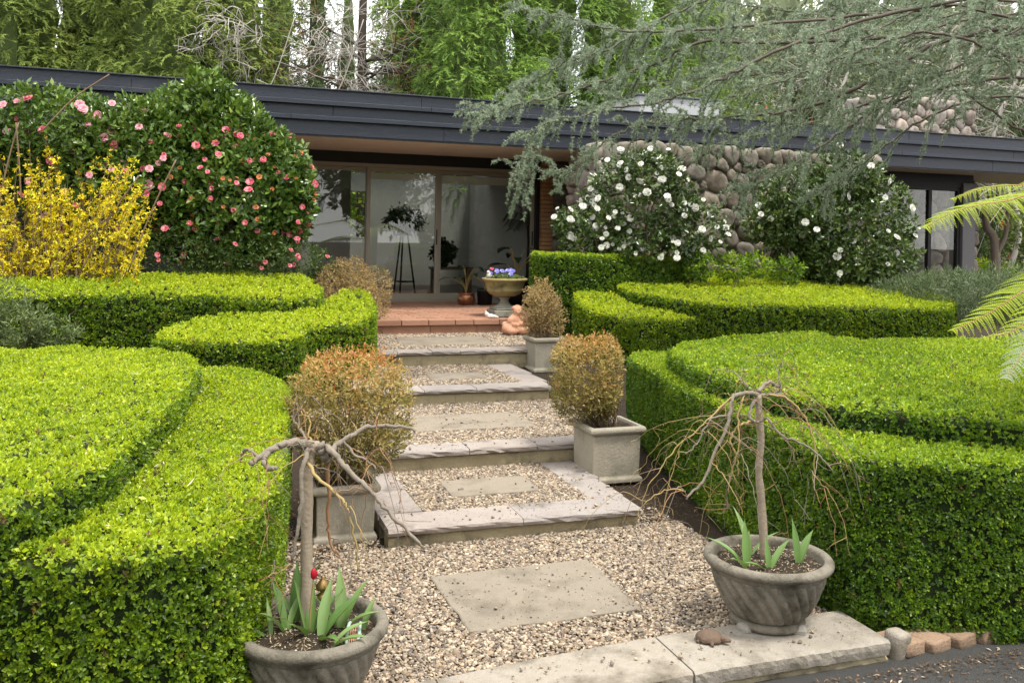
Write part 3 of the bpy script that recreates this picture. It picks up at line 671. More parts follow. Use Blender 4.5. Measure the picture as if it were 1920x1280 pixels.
o.location = tuple(q + (-.205, -.08, .492)); tag(o, 'tiny white bird ornament perched on the rim of the mossy urn', 'ornament')

# potted plants by the door
def leaf_big(base, d, L, W, droop=.5, n=7):
    """a single broad leaf blade as a curved strip -> verts, faces"""
    d = np.array(d, float); d /= np.linalg.norm(d); s = np.cross(d, [0, 0, 1.]); s /= np.linalg.norm(s) + 1e-9
    vs_ = []; p = np.array(base, float); dirv = d.copy()
    for i in range(n):
        t = i / (n - 1); ww = W * math.sin(PI * min(1, .04 + t * .96) ** .8) * .5
        nor = np.cross(s, dirv)
        vs_ += [p - s * ww + nor * ww * .25, p, p + s * ww + nor * ww * .25]
        dirv = dirv + np.array([0, 0, -droop / (n - 1)]); dirv /= np.linalg.norm(dirv); p = p + dirv * L / (n - 1)
    f = []
    for i in range(n - 1):
        a = i * 3; f += [(a, a + 1, a + 4, a + 3), (a + 1, a + 2, a + 5, a + 4)]
    return vs_, f
def big_leaf_plant(parent, c, n, hgt, L, W, mat, seed, spread=1.0, stemmat='yellowtwig'):
    rs = random.Random(seed)
    for i in range(n):
        a = i * 2.4 + rs.uniform(-.3, .3); h_ = hgt * rs.uniform(.55, 1.05); r = spread * rs.uniform(.1, .28)
        e = np.array(c) + (r * math.cos(a), r * math.sin(a), h_)
        MB().tube(cat([c, np.array(c) + (r * .25 * math.cos(a), r * .25 * math.sin(a), h_ * .6), e], 4), [.006] * 9, 5).build('stem', M[stemmat], parent)
        m = MB(); m.add(*leaf_big(e, (math.cos(a), math.sin(a), .25), L * rs.uniform(.8, 1.15), W * rs.uniform(.8, 1.1), .9), True); m.build('leaf', mat, parent)
q1 = onz(874, 571, .732)
cp = thing('copper_pot', q1, 'round copper pot standing on the bricks by the glass door', 'pot')
MB().lathe([(.10, 0), (.125, .02), (.135, .09), (.125, .14), (.115, .15), (.13, .165), (.132, .178), (.12, .18), (.115, .15)], 30, q1, captop=False).build('copper_bowl', M['copper'], cp)
MB().lathe([(.112, .15), (.02, .16)], 20, q1, capbot=False).build('potting_soil', M['soil'], cp)
pl = thing('potted_plant', q1 + (0, 0, .155), 'leafy stemmed plant growing from the copper pot', 'plant'); big_leaf_plant(pl, q1 + (0, 0, .155), 8, .42, .22, .10, M['houseplant'], 3)
q2 = onz(909, 571, .732)
cp = thing('black_pot', q2, 'tall black plastic pot beside the copper pot', 'pot')
MB().lathe([(.105, 0), (.125, .20), (.135, .205), (.137, .235), (.127, .237), (.12, .2)], 28, q2, captop=False).build('pot_wall', M['blackplastic'], cp)
MB().lathe([(.12, .205), (.02, .21)], 20, q2, capbot=False).build('potting_soil', M['soil'], cp)
pl = thing('potted_plant', q2 + (0, 0, .21), 'drooping green leaves growing from the black plastic pot', 'plant'); big_leaf_plant(pl, q2 + (0, 0, .21), 6, .36, .3, .10, M['sage'], 5, .8)
q3 = q2 + P(.55, .15)
cp = thing('dark_green_pot', q3, 'dark pot standing behind the mossy urn', 'pot')
MB().lathe([(.12, 0), (.15, .26), (.16, .28), (.15, .285), (.14, .25)], 28, q3, captop=False).build('pot_wall', M['blackplastic'], cp)
MB().lathe([(.14, .245), (.02, .25)], 20, q3, capbot=False).build('potting_soil', M['soil'], cp)
pl = thing('potted_plant', q3 + (0, 0, .25), 'broad dark leaves rising behind the mossy urn', 'plant'); big_leaf_plant(pl, q3 + (0, 0, .25), 10, .58, .30, .16, M['houseplant'], 8)
# ================================================================== house
house = thing('house', Hs(3, 2.2, .66), 'low flat roofed house with dark navy timber fascia and glass doors', 'house')
ZF, ZB = 3.605, 3.035            # fascia top and bottom
def hb(name, s0, s1, t0, t1, z0, z1, mat, parent=house, bevel=0):
    m = MB(); m.box((s0, t0, z0), (s1, t1, z1), Hs); return m.build(name, mat, parent, bevel)
S0, S1 = -9.0, 13.2
hb('roof', S0, S1, .10, 5.5, 3.46, 3.575, M['roof'])
hb('roof', S0, S1, 6.3, 7.4, 3.46, 3.575, M['roof'])
hb('roof', S0, -.4, 5.502, 6.298, 3.46, 3.575, M['roof'])
hb('roof', 4.2, S1, 5.502, 6.298, 3.46, 3.575, M['roof'])
hb('added_skylight_pane', -.398, 4.198, 5.502, 6.298, 3.50, 3.51, M['glass'])  # unseen roof opening, added to brighten the room's back wall
# fascia: three tiers of boards, each with a proud batten; every board its own piece
th = (ZF - ZB) / 3
for tier in range(3):
    z1 = ZF - tier * th; t0 = tier * .030
    s = S0; L0 = [2.9, 4.1, 3.6][tier]; 
    while s < S1 - .1:
        e = min(S1, s + L0 + random.uniform(-.6, .8)); 
        if S1 - e < 1: e = S1
        hb('fascia_board', s + .002, e - .002, t0 + .018, t0 + .060, z1 - th + .002, z1 - (.0 if tier == 0 else .004), M['navy'], house, .003)
        s = e
    s = S0; L0 = [4.4, 3.1, 5.0][tier]
    if tier < 2:
        while s < S1 - .1:
            e = min(S1, s + L0 + random.uniform(-.8, .8))
            if S1 - e < 1: e = S1
            hb('fascia_batten', s + .002, e - .002, t0 - .006, t0 + .016, z1 - th - .006, z1 - th + .050, M['navy'], house, .004)
            s = e
hb('fascia_capping', S0, S1, -.012, .09, ZF + .002, ZF + .018, M['navy'], house, .003)
hb('roof_edge_beam', S0, S1, .105, .17, ZB + .012, ZF - .13, M['black'])
hb('soffit', S0, S1, .10, 2.35, ZB - .006, ZB + .010, M['soffit'])
hb('drip_edge', S0, S1, .085, .099, ZB - .022, ZB + .01, M['black'])
hb('soffit_light', hs(975, 1.3), hs(975, 1.3) + .14, 1.25, 1.39, ZB - .014, ZB - .0065, M['soffit'], house, .004)
# glazed wall
TW = 2.25; zf = .735; zh = 2.80
sA0, sB, sC, sD = hs(560, TW), hs(690, TW), hs(823, TW), hs(1004, TW)
hb('head_beam', sA0 - 3, sD + 1.3, TW - .03, TW + .12, zh + .06, ZB - .0065, M['black'])
hb('outer_wall', -9, sA0 - .02, TW, TW + .2, .4, ZB - .007, M['darkgrey'])
hb('door_sill', sA0, sD, TW - .08, TW + .10, zf - .06, zf + .012, M['bronze'])
def panel(a, b, t, name):
    fr = thing_part(name)
    return fr
def pane(a, b, t, w_=.055):
    m = MB(); d = .045; z0 = zf + .014
    m.box((a, t, z0), (a + w_, t + d, zh), Hs); m.box((b - w_, t, z0), (b, t + d, zh), Hs)
    m.box((a + w_, t, z0), (b - w_, t + d, z0 + .10), Hs); m.box((a + w_, t, zh - .06), (b - w_, t + d, zh), Hs)
    f = m.build('sliding_door', M['bronze'], house)
    g = MB(); g.box((a + w_ + .001, t + .018, z0 + .101), (b - w_ - .001, t + .024, zh - .061), Hs); g.build('pane', M['glass'], f)
    h = MB(); h.box((b - w_ + .015, t - .014, 1.62), (b - w_ + .032, t - .001, 1.86), Hs); h.build('handle', M['blackplastic'], f)
pane(sA0, sB + .03, TW + .055); pane(sB - .02, sC, TW); pane(sC + .002, sD, TW + .055)
hb('door_head', sA0, sD, TW - .02, TW + .11, zh + .002, zh + .058, M['bronze'])
hb('door_jamb', sD + .001, sD + .06, TW - .03, TW + .12, zf, zh + .058, M['black'])
# room behind the glass
TB = 6.6
hb('room_floor', sA0 - 4, sD + .3, TW + .11, TB, zf - .05, zf - .004, M['floorin'])
hb('room_ceiling', sA0 - 4, sD + .3, TW + .13, 5.5, 2.98, 3.02, M['wallin'])
hb('added_skylight_shaft', -.45, 4.25, 5.46, 5.50, 3.021, 3.459, M['wallin'])  # side of the added roof opening that brightens the room
wa, wb = hs(655, TB), hs(692, TB)
hb('room_wall', sA0 - 4, wa - 1.3, TB, TB + .1, zf, 1.2, M['wallin'])
hb('room_wall', wb, sD + .3, TB, TB + .1, zf, 2.98, M['wallin'])
hb('room_wall', wa - 1.3, wb, TB, TB + .1, zf, 1.7, M['wallin'])
hb('room_wall', wa - 1.3, wb, TB, TB + .1, 2.62, 2.98, M['wallin'])
hb('room_window_frame', wa + .32, wa + .38, TB - .01, TB + .08, 1.7, 2.62, M['black'])
hb('room_wall', sD + .3, sD + .4, TW + .12, TB, zf, 3.0, M['wallin'])
hb('room_partition', hs(585, 4.6), hs(657, 4.6), 4.6, 4.75, zf, 2.97, M['wallin'])
hb('room_wall', sA0 - 4.1, sA0 - 4, TW + .2, TB, zf, 1.1, M['wallin'])
hb('blind_rail', sC + .08, sD - .06, TW + .16, TW + .20, zh - .20, zh - .07, M['soffit'])
hb('blind_rail', sB + .06, sC - .06, TW + .16, TW + .20, zh - .17, zh - .07, M['soffit'])

# boulder walls: cells of a relaxed scatter give each stone its own ellipse
def boulder_mesh(seed, mat):
    bm = bmesh.new(); bmesh.ops.create_icosphere(bm, subdivisions=3, radius=1); rs = np.random.default_rng(seed)
    k = rs.normal(0, 1, (5, 3)); ph = rs.uniform(0, 6, 5); cuts = rs.normal(0, 1, (9, 3)); cuts /= np.linalg.norm(cuts, axis=1, keepdims=True); cd = rs.uniform(.62, .85, 9)
    for v_ in bm.verts:
        p = np.array(v_.co); q_ = np.sign(p) * np.abs(p) ** .82; q_ = q_ / (np.sum(np.abs(q_) ** 2.6) ** (1 / 2.6))
        for nv, dv in zip(cuts, cd):
            e_ = nv @ q_
            if e_ > dv: q_ = q_ - nv * (e_ - dv) * .8
        q_ = q_ * (1 + .05 * np.sum(np.sin(k @ p * 1.5 + ph)) / 1.6); v_.co = q_
    me = bpy.data.meshes.new('stone'); bm.to_mesh(me); bm.free(); me.polygons.foreach_set('use_smooth', [True] * len(me.polygons)); me.materials.append(mat); return me
BM_ = [boulder_mesh(i, M['boulder']) for i in range(14)]; BML = [boulder_mesh(20 + i, M['boulderlight']) for i in range(6)]
def stones(parent, a0, a1, z0, z1, fn, ang, n, depth=.13, meshes=BM_, seed=1, flip=1):
    """fitted boulders: each cell of a relaxed power diagram becomes one stone with a domed, uneven face"""
    rs = np.random.default_rng(seed); W_, Hh = a1 - a0, z1 - z0; mat = meshes[0].materials[0]
    pts = np.stack([rs.uniform(0, W_, n), rs.uniform(0, Hh, n)], 1); wt = rs.uniform(0, 1, n) ** 2 * .55 * (W_ * Hh / n)
    g = np.stack(np.meshgrid(np.arange(0, W_, .03), np.arange(0, Hh, .03)), -1).reshape(-1, 2)
    for it in range(5):
        c = (((g[:, None] - pts[None]) ** 2).sum(-1) - wt[None]).argmin(1)
        for i in range(n):
            k = c == i
            if k.sum() > 2: pts[i] = g[k].mean(0)
    na = 16; th_ = np.arange(na) * 2 * PI / na; dv = np.stack([np.cos(th_), np.sin(th_)], 1)
    o0 = fn(a0, z0); ea = fn(a0 + 1, z0) - o0; nr = np.cross(ea, [0, 0, 1.]) * flip; nr /= np.linalg.norm(nr)
    for i in range(n):
        lo = np.zeros(na); hi = np.full(na, 1.2)
        for it in range(9):
            md = (lo + hi) / 2; q = pts[i] + dv * md[:, None]
            own = (((q[:, None] - pts[None]) ** 2).sum(-1) - wt[None]).argmin(1) == i
            own &= (q[:, 0] > -.02) & (q[:, 0] < W_ + .02) & (q[:, 1] > -.03) & (q[:, 1] < Hh + rs.uniform(-.03, .06))
            lo = np.where(own, md, lo); hi = np.where(own, hi, md)
        r = lo; r = .6 * r + .2 * np.roll(r, 1) + .2 * np.roll(r, -1)
        if r.mean() < .035: continue
        dp = depth * rs.uniform(.75, 1.25) * min(1, r.mean() / .13 + .35); tilt = rs.normal(0, .12, 2); vv = []
        for f_, d_ in ((.97, -.04), (.975, .38 * dp), (.92, .70 * dp), (.76, .92 * dp), (.42, 1.0 * dp)):
            for k in range(na):
                e = dv[k] * r[k] * f_ * (1 + rs.normal(0, .018)); dd = d_ + (e @ tilt) * (d_ > .5 * dp) + rs.normal(0, .006) * (d_ > 0); vv.append(ea * e[0] + np.array([0, 0, e[1]]) + nr * dd)
        vv.append(nr * dp); fs = [(l * na + k, l * na + (k + 1) % na, (l + 1) * na + (k + 1) % na, (l + 1) * na + k) for l in range(4) for k in range(na)] + [(4 * na + k, 4 * na + (k + 1) % na, 5 * na) for k in range(na)]
        piece('stone', MB().add(vv, fs, True).mesh('stone', mat), parent, fn(a0 + pts[i][0], z0 + pts[i][1]))
# long stone wall in front of the eave, with a return at its left end
TSW = -.30; sw0, sw1 = hs(1128, TSW), hs(1645, TSW)
sw = hb('stone_wall', sw0 + .08, sw1, TSW - .045, TSW + .07, .5, 3.02, M['mortar'])
stones(sw, sw0, sw1, .85, 3.13, lambda a, z: Hs(a, TSW, z), HA, 190, .125, BM_, 3)
sr_ = hb('stone_return', sw0 + .07, sw0 + .5, TSW + .071, .75, .5, 3.00, M['mortar'])
stones(sr_, -.32, .75, .85, 3.13, lambda a, z: Hs(sw0 + .05, a, z), HA + PI / 2, 30, .14, BML, 5, -1)
# brick corner and stone panel beside the doors
bc = hb('brick_column', sD + .075, sD + .25, TW - .10, TW + .1, .6, ZB - .008, M['mortar'])
tb = MB(); tb.box((-.10, -.055, -.030), (.10, .055, .030)); tbm = bev_mesh(tb.mesh('brick', M['tanbrick']), .006, 1)
for i in range(34): piece('brick', tbm, bc, Hs(sD + .162, TW - .075, .70 + i * .0685), (0, 0, HA + random.uniform(-.02, .02)))
sp = hb('stone_panel', sD + .27, sD + .75, TW - .06, TW + .1, .6, ZB - .008, M['mortar'])
stones(sp, sD + .27, sD + .75, .72, 2.98, lambda a, z: Hs(a, TW - .06, z), HA, 13, .09, BM_, 9)
hb('side_door', sD + .76, sD + 1.6, TW - .02, TW + .05, .7, ZB - .01, M['black'])
# right wing: window, grey corner post
TR = .9; r0, r1, r2 = hs(1690, TR), hs(1800, TR), hs(1824, TR)
hb('corner_post', r1 + .01, r2, TR - .06, TR + .25, .55, 2.88, M['greypost'], house, .01)
hb('window_head', r0 - 1.6, r2 - .02, TR - .02, TR + .2, 2.80, ZB - .007, M['black'])
m = MB()
for a in (r0 - 1.5, r0 - .02, r0 + .62, r1 - .06): m.box((a, TR, .6), (a + .07, TR + .08, 2.80), Hs)
for z in (.6, 2.73): m.box((r0 - 1.43, TR + .001, z), (r1 - .06, TR + .079, z + .07), Hs)
wf = m.build('window', M['black'], house)
for a, b in ((r0 - 1.43, r0 - .02), (r0 + .05, r0 + .62), (r0 + .69, r1 - .06)):
    g = MB(); g.box((a + .001, TR + .035, .671), (b - .001, TR + .041, 2.729), Hs); g.build('pane', M['glass'], wf)
cs = hb('chimney_base', r0 + .45, r0 + 2.9, 2.0, 3.3, .5, 3.03, M['mortar'])
stones(cs, r0 + .4, r0 + 2.9, .7, 3.0, lambda a, z: Hs(a, 1.98, z), HA, 58, .12, BML, 12)
hb('wing_floor', r0 - 3, r1, TR + .1, 3.6, .6, .66, M['floorin'])
hb('wing_wall', r0 - 3.2, r0 + .5, 3.4, 3.5, .6, 3.0, M['wallin'])
hb('wing_wall', r0 - 1.75, r0 - 1.6, TR, 3.4, .6, 3.02, M['darkgrey'])
# chimney above the roof
TC = 4.6; c0, c1 = hs(1640, TC), hs(1822, TC); zc = hz(1740, 186, TC)
ch = hb('chimney', c0 + .1, c1 - .1, TC + .06, TC + 1.0, 3.5, zc - .08, M['mortar'])
stones(ch, c0, c1, 3.6, zc, lambda a, z: Hs(a, TC + .06, z), HA, 62, .14, BML, 15)
stones(ch, TC, TC + 1.0, 3.6, zc, lambda a, z: Hs(c1 - .08, a, z), HA + PI / 2, 20, .13, BML, 16)
stones(ch, TC, TC + 1.0, 3.6, zc, lambda a, z: Hs(c0 + .08, a, z), HA + PI / 2, 20, .13, BML, 17, -1)
# grey box on the roof
b0 = hs(1195, 2.0)
rb = hb('roof_box', b0, hs(1345, 2.0), 2.0, 3.2, 3.575, hz(1290, 186, 2.0), M['palegrey'], house, .01)
hb('roof_box_lid', b0 - .04, hs(1345, 2.0) + .04, 1.96, 3.24, hz(1290, 186, 2.0) + .001, hz(1290, 186, 2.0) + .03, M['roof'], house, .006)

# ------------------------------------------------------------------ things inside, seen through the glass
q = Hs(hs(758, 3.3), 3.3, zf - .004)
ps = thing('plant_stand', q, 'tall dark three legged plant stand behind the glass door', 'plant stand')
for k in range(3):
    a = k * 2.1 + .4; MB().tube([q + (.22 * math.cos(a), .22 * math.sin(a), 0), q + (.07 * math.cos(a), .07 * math.sin(a), 1.02)], [.017, .015], 7).build('leg', M['black'], ps)
MB().tube([q + (.2 * math.cos(.4), .2 * math.sin(.4), .25), q + (.2 * math.cos(2.5), .2 * math.sin(2.5), .25), q + (.2 * math.cos(4.6), .2 * math.sin(4.6), .25), q + (.2 * math.cos(.4), .2 * math.sin(.4), .25)], .01, 6).build('stretcher', M['black'], ps)
MB().lathe([(.13, 1.02), (.14, 1.03), (.14, 1.05)], 24, q).build('stand_top', M['black'], ps)
fp = thing('potted_fern', q + (0, 0, 1.05), 'bushy dark fern on the tall three legged stand', 'plant')
MB().lathe([(.08, 1.052), (.12, 1.20), (.13, 1.21), (.12, 1.2)], 22, q).build('pot', M['blackplastic'], fp)
n = 420; d = nrm(rng.normal(0, 1, (n, 3)) * (1, 1, .7) + (0, 0, .25)); p = q + (0, 0, 1.25) + d * rng.uniform(.05, .33, (n, 1)) * (1, 1, .75)
leafmesh('fronds', [sprigs(p, d + (0, 0, -.5), 7, .13, .22, (10, 60), .35)], M['houseplant'], fp)
q = Hs(hs(848, 3.2), 3.2, zf - .004); bt = thing('wooden_bench', q, 'low brown wooden bench inside the glass door', 'bench')
def lb(name, x0, x1, y0, y1, z0, z1, par, org_, mat):
    m = MB(); m.box((x0, y0, z0), (x1, y1, z1), lambda x, y, z: org_ + np.array([x * cH - y * sH, x * sH + y * cH, z])); return m.build(name, M[mat], par)
lb('seat', -.35, .35, -.18, .18, .46, .50, bt, q, 'turtle')
for x in (-.32, .27):
    for y in (-.16, .11): lb('leg', x, x + .05, y, y + .05, 0, .459, bt, q, 'turtle')
q = Hs(hs(832, 3.25), 3.25, zf + .497); bp_ = thing('bushy_house_plant', q, 'round bushy house plant sitting on the wooden bench', 'plant')
MB().lathe([(.08, 0), (.11, .14), (.115, .15), (.105, .15)], 20, q).build('pot', M['blackplastic'], bp_)
n = 260; d = nrm(rng.normal(0, 1, (n, 3)) + (0, 0, .2)); leafmesh('foliage', [sprigs(q + (0, 0, .25) + d * rng.uniform(.05, .24, (n, 1)), d, 5, .075, .7)], M['houseplant'], bp_)
q = Hs(hs(990, 3.2), 3.2, zf - .004); pa = thing('indoor_palm', q, 'dark palm with arching fronds inside beside the door jamb', 'palm')
MB().lathe([(.14, 0), (.18, .3), (.19, .32), (.17, .32)], 22, q).build('pot', M['blackplastic'], pa)
MB().tube([q + (0, 0, .3), q + (.02, 0, .9), q + (0, .02, 1.25)], [.03, .025, .02], 7).build('stem', M['darkbark'], pa)
for k in range(11):
    a = k * 2.39; tip = np.array([math.cos(a), math.sin(a), 0]) * random.uniform(.35, .55); h_ = random.uniform(.0, .45)
    cv = cat([q + (0, 0, 1.22), q + (0, 0, 1.3 + h_) + tip * .5, q + (0, 0, 1.15 + h_ * .6) + tip], 8)
    MB().tube(cv, np.linspace(.007, .003, len(cv)), 4).build('frond_stem', M['yellowtwig'], pa)
    i = np.repeat(np.arange(3, len(cv) - 1), 2); sd = np.tile([1, -1], len(i) // 2); tg = nrm(cv[i + 1] - cv[i]); e = nrm(np.cross(tg, [0, 0, 1.])) * sd[:, None]
    dd = nrm(e + tg * .6 + (0, 0, -.25)); leafmesh('frond', [(cv[i], dd, nrm(np.cross(dd, [0, 0, 1.])), np.full(len(i), .2), np.full(len(i), .025), rng.uniform(0, 1, len(i)))], M['houseplant'], pa)
# ================================================================== clipped box hedges
def hedge(label, outline, ztop, L, dens, mat='box', k=6, excl=None, rnd=.042, top_young=.30, W=.62, group='clipped box hedges'):
    poly = chaikin(outline, 2); cx, cy_ = poly.mean(0)
    t = thing('box_hedge', (cx, cy_, float(terrain(cx, cy_))), label, 'hedge', group)
    ex = chaikin(excl, 2) if excl is not None else None
    # inside core
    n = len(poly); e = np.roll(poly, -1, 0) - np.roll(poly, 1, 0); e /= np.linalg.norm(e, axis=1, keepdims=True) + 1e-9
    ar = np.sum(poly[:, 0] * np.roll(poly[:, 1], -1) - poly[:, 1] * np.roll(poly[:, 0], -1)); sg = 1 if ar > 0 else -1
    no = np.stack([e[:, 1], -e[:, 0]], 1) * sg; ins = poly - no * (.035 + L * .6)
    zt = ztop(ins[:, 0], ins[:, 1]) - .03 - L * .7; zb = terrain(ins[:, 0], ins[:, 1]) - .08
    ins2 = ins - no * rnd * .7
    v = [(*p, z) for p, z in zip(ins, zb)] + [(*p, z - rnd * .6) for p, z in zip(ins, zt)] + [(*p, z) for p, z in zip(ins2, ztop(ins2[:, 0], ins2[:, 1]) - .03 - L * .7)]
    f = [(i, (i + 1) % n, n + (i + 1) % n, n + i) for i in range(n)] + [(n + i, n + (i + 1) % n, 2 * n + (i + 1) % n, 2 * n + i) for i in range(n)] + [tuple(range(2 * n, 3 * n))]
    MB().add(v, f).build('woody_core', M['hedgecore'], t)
    # top
    mn, mxp = poly.min(0), poly.max(0); N = int((mxp[0] - mn[0]) * (mxp[1] - mn[1]) * dens)
    x = rng.uniform(mn[0], mxp[0], N); y = rng.uniform(mn[1], mxp[1], N); kk = inpoly(x, y, poly)
    if ex is not None: kk &= ~inpoly(x, y, ex)
    # thin out what lies left or right of the picture
    a = np.abs(x / np.maximum(y, .1)); kk &= (a < .575) | (rng.uniform(0, 1, N) < .22)
    x, y = x[kk], y[kk]; d, nx, ny = edgedist(x, y, poly)
    q = np.clip(1 - d / rnd, 0, 1); drop = rnd * (1 - np.sqrt(np.maximum(0, 1 - q * q)))
    z = ztop(x, y) - drop + .013 * noise(np.stack([x, y, x * 0], 1), 3.5) - .03 * np.clip(noise(np.stack([x, y, x * 0 + 3], 1), 6.0) - .75, 0, 1) + .007 * noise(np.stack([x, y, x * 0], 1), 11)
    p1 = np.stack([x, y, z], 1); n1 = nrm(np.stack([nx * q, ny * q, np.full(len(x), 1.)], 1) + (0, 0, 0))
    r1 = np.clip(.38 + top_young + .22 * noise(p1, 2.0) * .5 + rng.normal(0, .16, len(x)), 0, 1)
    # sides
    seg = np.linalg.norm(np.roll(poly, -1, 0) - poly, axis=1); per = seg.sum(); cum = np.concatenate([[0], np.cumsum(seg)])
    hh = float(np.mean(ztop(poly[:, 0], poly[:, 1]) - terrain(poly[:, 0], poly[:, 1])))
    N = int(per * hh * dens * 1.4); s = rng.uniform(0, per, N); i = np.clip(np.searchsorted(cum, s) - 1, 0, len(poly) - 1)
    tt_ = (s - cum[i]) / seg[i]; b = poly[i] + (np.roll(poly, -1, 0)[i] - poly[i]) * tt_[:, None]
    ed = np.roll(poly, -1, 0)[i] - poly[i]; on = np.stack([ed[:, 1], -ed[:, 0]], 1) * sg; on /= np.linalg.norm(on, axis=1, keepdims=True) + 1e-9
    z1 = ztop(b[:, 0], b[:, 1]) - rnd * .5; z0 = terrain(b[:, 0], b[:, 1]) + .01
    z = z0 + (z1 - z0) * rng.uniform(0, 1, N)
    vis = np.sum(on * -b, 1) / (np.linalg.norm(b, axis=1) + 1e-9)
    kk = (vis > -.12) | (rng.uniform(0, 1, N) < .10); ab = np.abs(b[:, 0] / np.maximum(b[:, 1], .1)); kk &= (ab < .575) | (rng.uniform(0, 1, N) < .2)
    if ex is not None: kk &= ~inpoly(b[:, 0], b[:, 1], ex)
    b, on, z, z1, z0 = b[kk], on[kk], z[kk], z1[kk], z0[kk]
    p2 = np.stack([b[:, 0], b[:, 1], z], 1); lump = .02 * noise(p2, 3.2) + .008 * noise(p2, 10)
    p2[:, :2] += on * (lump - .05 * np.clip(.12 - (z - z0), 0, .12) / .12)[:, None]
    n2 = nrm(np.concatenate([on, np.full((len(on), 1), .45)], 1))
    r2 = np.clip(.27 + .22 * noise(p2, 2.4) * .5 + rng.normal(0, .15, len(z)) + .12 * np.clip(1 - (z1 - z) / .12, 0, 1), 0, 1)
    pp = np.concatenate([p1, p2]); nn = np.concatenate([n1, n2]); rr = np.concatenate([r1, r2])
    rr = np.where(rng.uniform(0, 1, len(rr)) < .012, -1.0, rr)
    pp = pp - nn * (rng.exponential(.010, len(pp)) * L / .02)[:, None]
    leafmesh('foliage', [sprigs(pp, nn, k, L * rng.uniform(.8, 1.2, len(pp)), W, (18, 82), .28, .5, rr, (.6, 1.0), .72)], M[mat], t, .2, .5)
    return t, poly
px = lambda pts, z0, v0=0, k=0: [onslope(x, y, z0, v0, k)[:2] for x, y in pts]
def plane(z0, v0=0, k=0, xs=0): return lambda x, y: z0 + k * ((-x * sA + y * cA) - v0) + .012 * np.sin(x * 2.1) * np.cos(y * 1.7)
hl2 = px([(385, 664), (352, 722), (300, 778), (240, 836), (160, 890), (0, 955), (-220, 1002), (-220, 650), (0, 650), (250, 648)], .93)
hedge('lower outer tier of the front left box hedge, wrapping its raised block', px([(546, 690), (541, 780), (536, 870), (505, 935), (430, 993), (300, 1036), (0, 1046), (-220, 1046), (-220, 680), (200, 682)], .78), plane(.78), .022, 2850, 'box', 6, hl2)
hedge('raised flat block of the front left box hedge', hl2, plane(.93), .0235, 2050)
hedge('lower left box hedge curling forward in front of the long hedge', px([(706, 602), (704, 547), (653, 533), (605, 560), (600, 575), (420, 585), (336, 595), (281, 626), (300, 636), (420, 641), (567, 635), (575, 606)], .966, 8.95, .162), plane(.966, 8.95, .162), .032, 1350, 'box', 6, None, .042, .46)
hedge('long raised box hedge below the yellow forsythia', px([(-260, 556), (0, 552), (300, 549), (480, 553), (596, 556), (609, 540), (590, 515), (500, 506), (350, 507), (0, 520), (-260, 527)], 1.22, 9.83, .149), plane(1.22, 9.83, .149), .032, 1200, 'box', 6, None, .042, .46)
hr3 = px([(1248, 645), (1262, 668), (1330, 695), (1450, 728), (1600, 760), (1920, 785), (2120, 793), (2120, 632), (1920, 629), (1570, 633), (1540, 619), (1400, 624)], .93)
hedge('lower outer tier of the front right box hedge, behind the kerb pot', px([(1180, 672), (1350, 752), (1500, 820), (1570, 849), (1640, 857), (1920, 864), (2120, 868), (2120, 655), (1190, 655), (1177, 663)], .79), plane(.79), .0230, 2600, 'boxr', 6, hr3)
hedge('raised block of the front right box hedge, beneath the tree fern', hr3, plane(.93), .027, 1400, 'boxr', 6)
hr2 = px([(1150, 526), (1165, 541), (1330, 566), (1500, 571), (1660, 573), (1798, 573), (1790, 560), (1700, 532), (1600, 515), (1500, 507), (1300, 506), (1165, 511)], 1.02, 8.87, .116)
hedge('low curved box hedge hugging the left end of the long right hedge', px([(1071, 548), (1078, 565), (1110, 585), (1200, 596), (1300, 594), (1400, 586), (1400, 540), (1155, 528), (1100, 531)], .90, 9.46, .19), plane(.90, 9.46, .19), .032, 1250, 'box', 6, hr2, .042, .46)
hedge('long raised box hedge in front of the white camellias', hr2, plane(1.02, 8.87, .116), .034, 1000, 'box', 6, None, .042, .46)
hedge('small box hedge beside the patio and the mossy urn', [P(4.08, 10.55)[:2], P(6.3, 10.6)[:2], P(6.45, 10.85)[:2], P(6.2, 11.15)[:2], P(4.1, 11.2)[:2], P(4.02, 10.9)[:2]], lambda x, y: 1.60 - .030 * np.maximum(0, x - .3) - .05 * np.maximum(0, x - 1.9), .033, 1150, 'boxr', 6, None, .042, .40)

# ================================================================== camellias and other shrubs
def stems(parent, base, tips, r0, mat='shrubtwig', n=5, name='stem', sag=.15):
    m = MB()
    for tpt in tips:
        b = np.array(base) + rng.normal(0, .03, 3) * (1, 1, 0); tpt = np.array(tpt)
        mid = (b + tpt) / 2 + rng.normal(0, .06, 3) * np.linalg.norm(tpt - b); mid[2] += sag * np.linalg.norm(tpt - b) * .5
        c = cat([b, mid, tpt], 5); m.tube(c, np.linspace(r0, r0 * .25, len(c)), n, False)
    return m.build(name, M[mat], parent)
wm = [(7, .25, 1, 0), (6, .6, .8, .05), (5, 1.0, .6, .08)]
BLO = {'pink': [bloom_mesh('bloom', M['pink'], r, wm) for r in (.034, .042, .05)], 'palepink': [bloom_mesh('bloom', M['palepink'], r, wm) for r in (.042, .052)],
       'coral': [bloom_mesh('bloom', M['coral'], r, wm[1:]) for r in (.03, .036)], 'white': [bloom_mesh('bloom', M['white'], r, wm) for r in (.038, .048, .056)]}
def blooms(parent, pts, N, kinds, scale=1.0):
    for p, n_ in zip(pts, N):
        k = random.choice(kinds); d = Vector(n_ + rng.normal(0, .35, 3)) ; d = d + Vector(nrm(np.array([0, 0, H]) - p)) * .5
        rot = d.to_track_quat('Z', 'Y').to_euler(); s = random.uniform(.8, 1.2) * scale
        piece('bloom', random.choice(BLO[k]), parent, p, rot, (s, s, s))
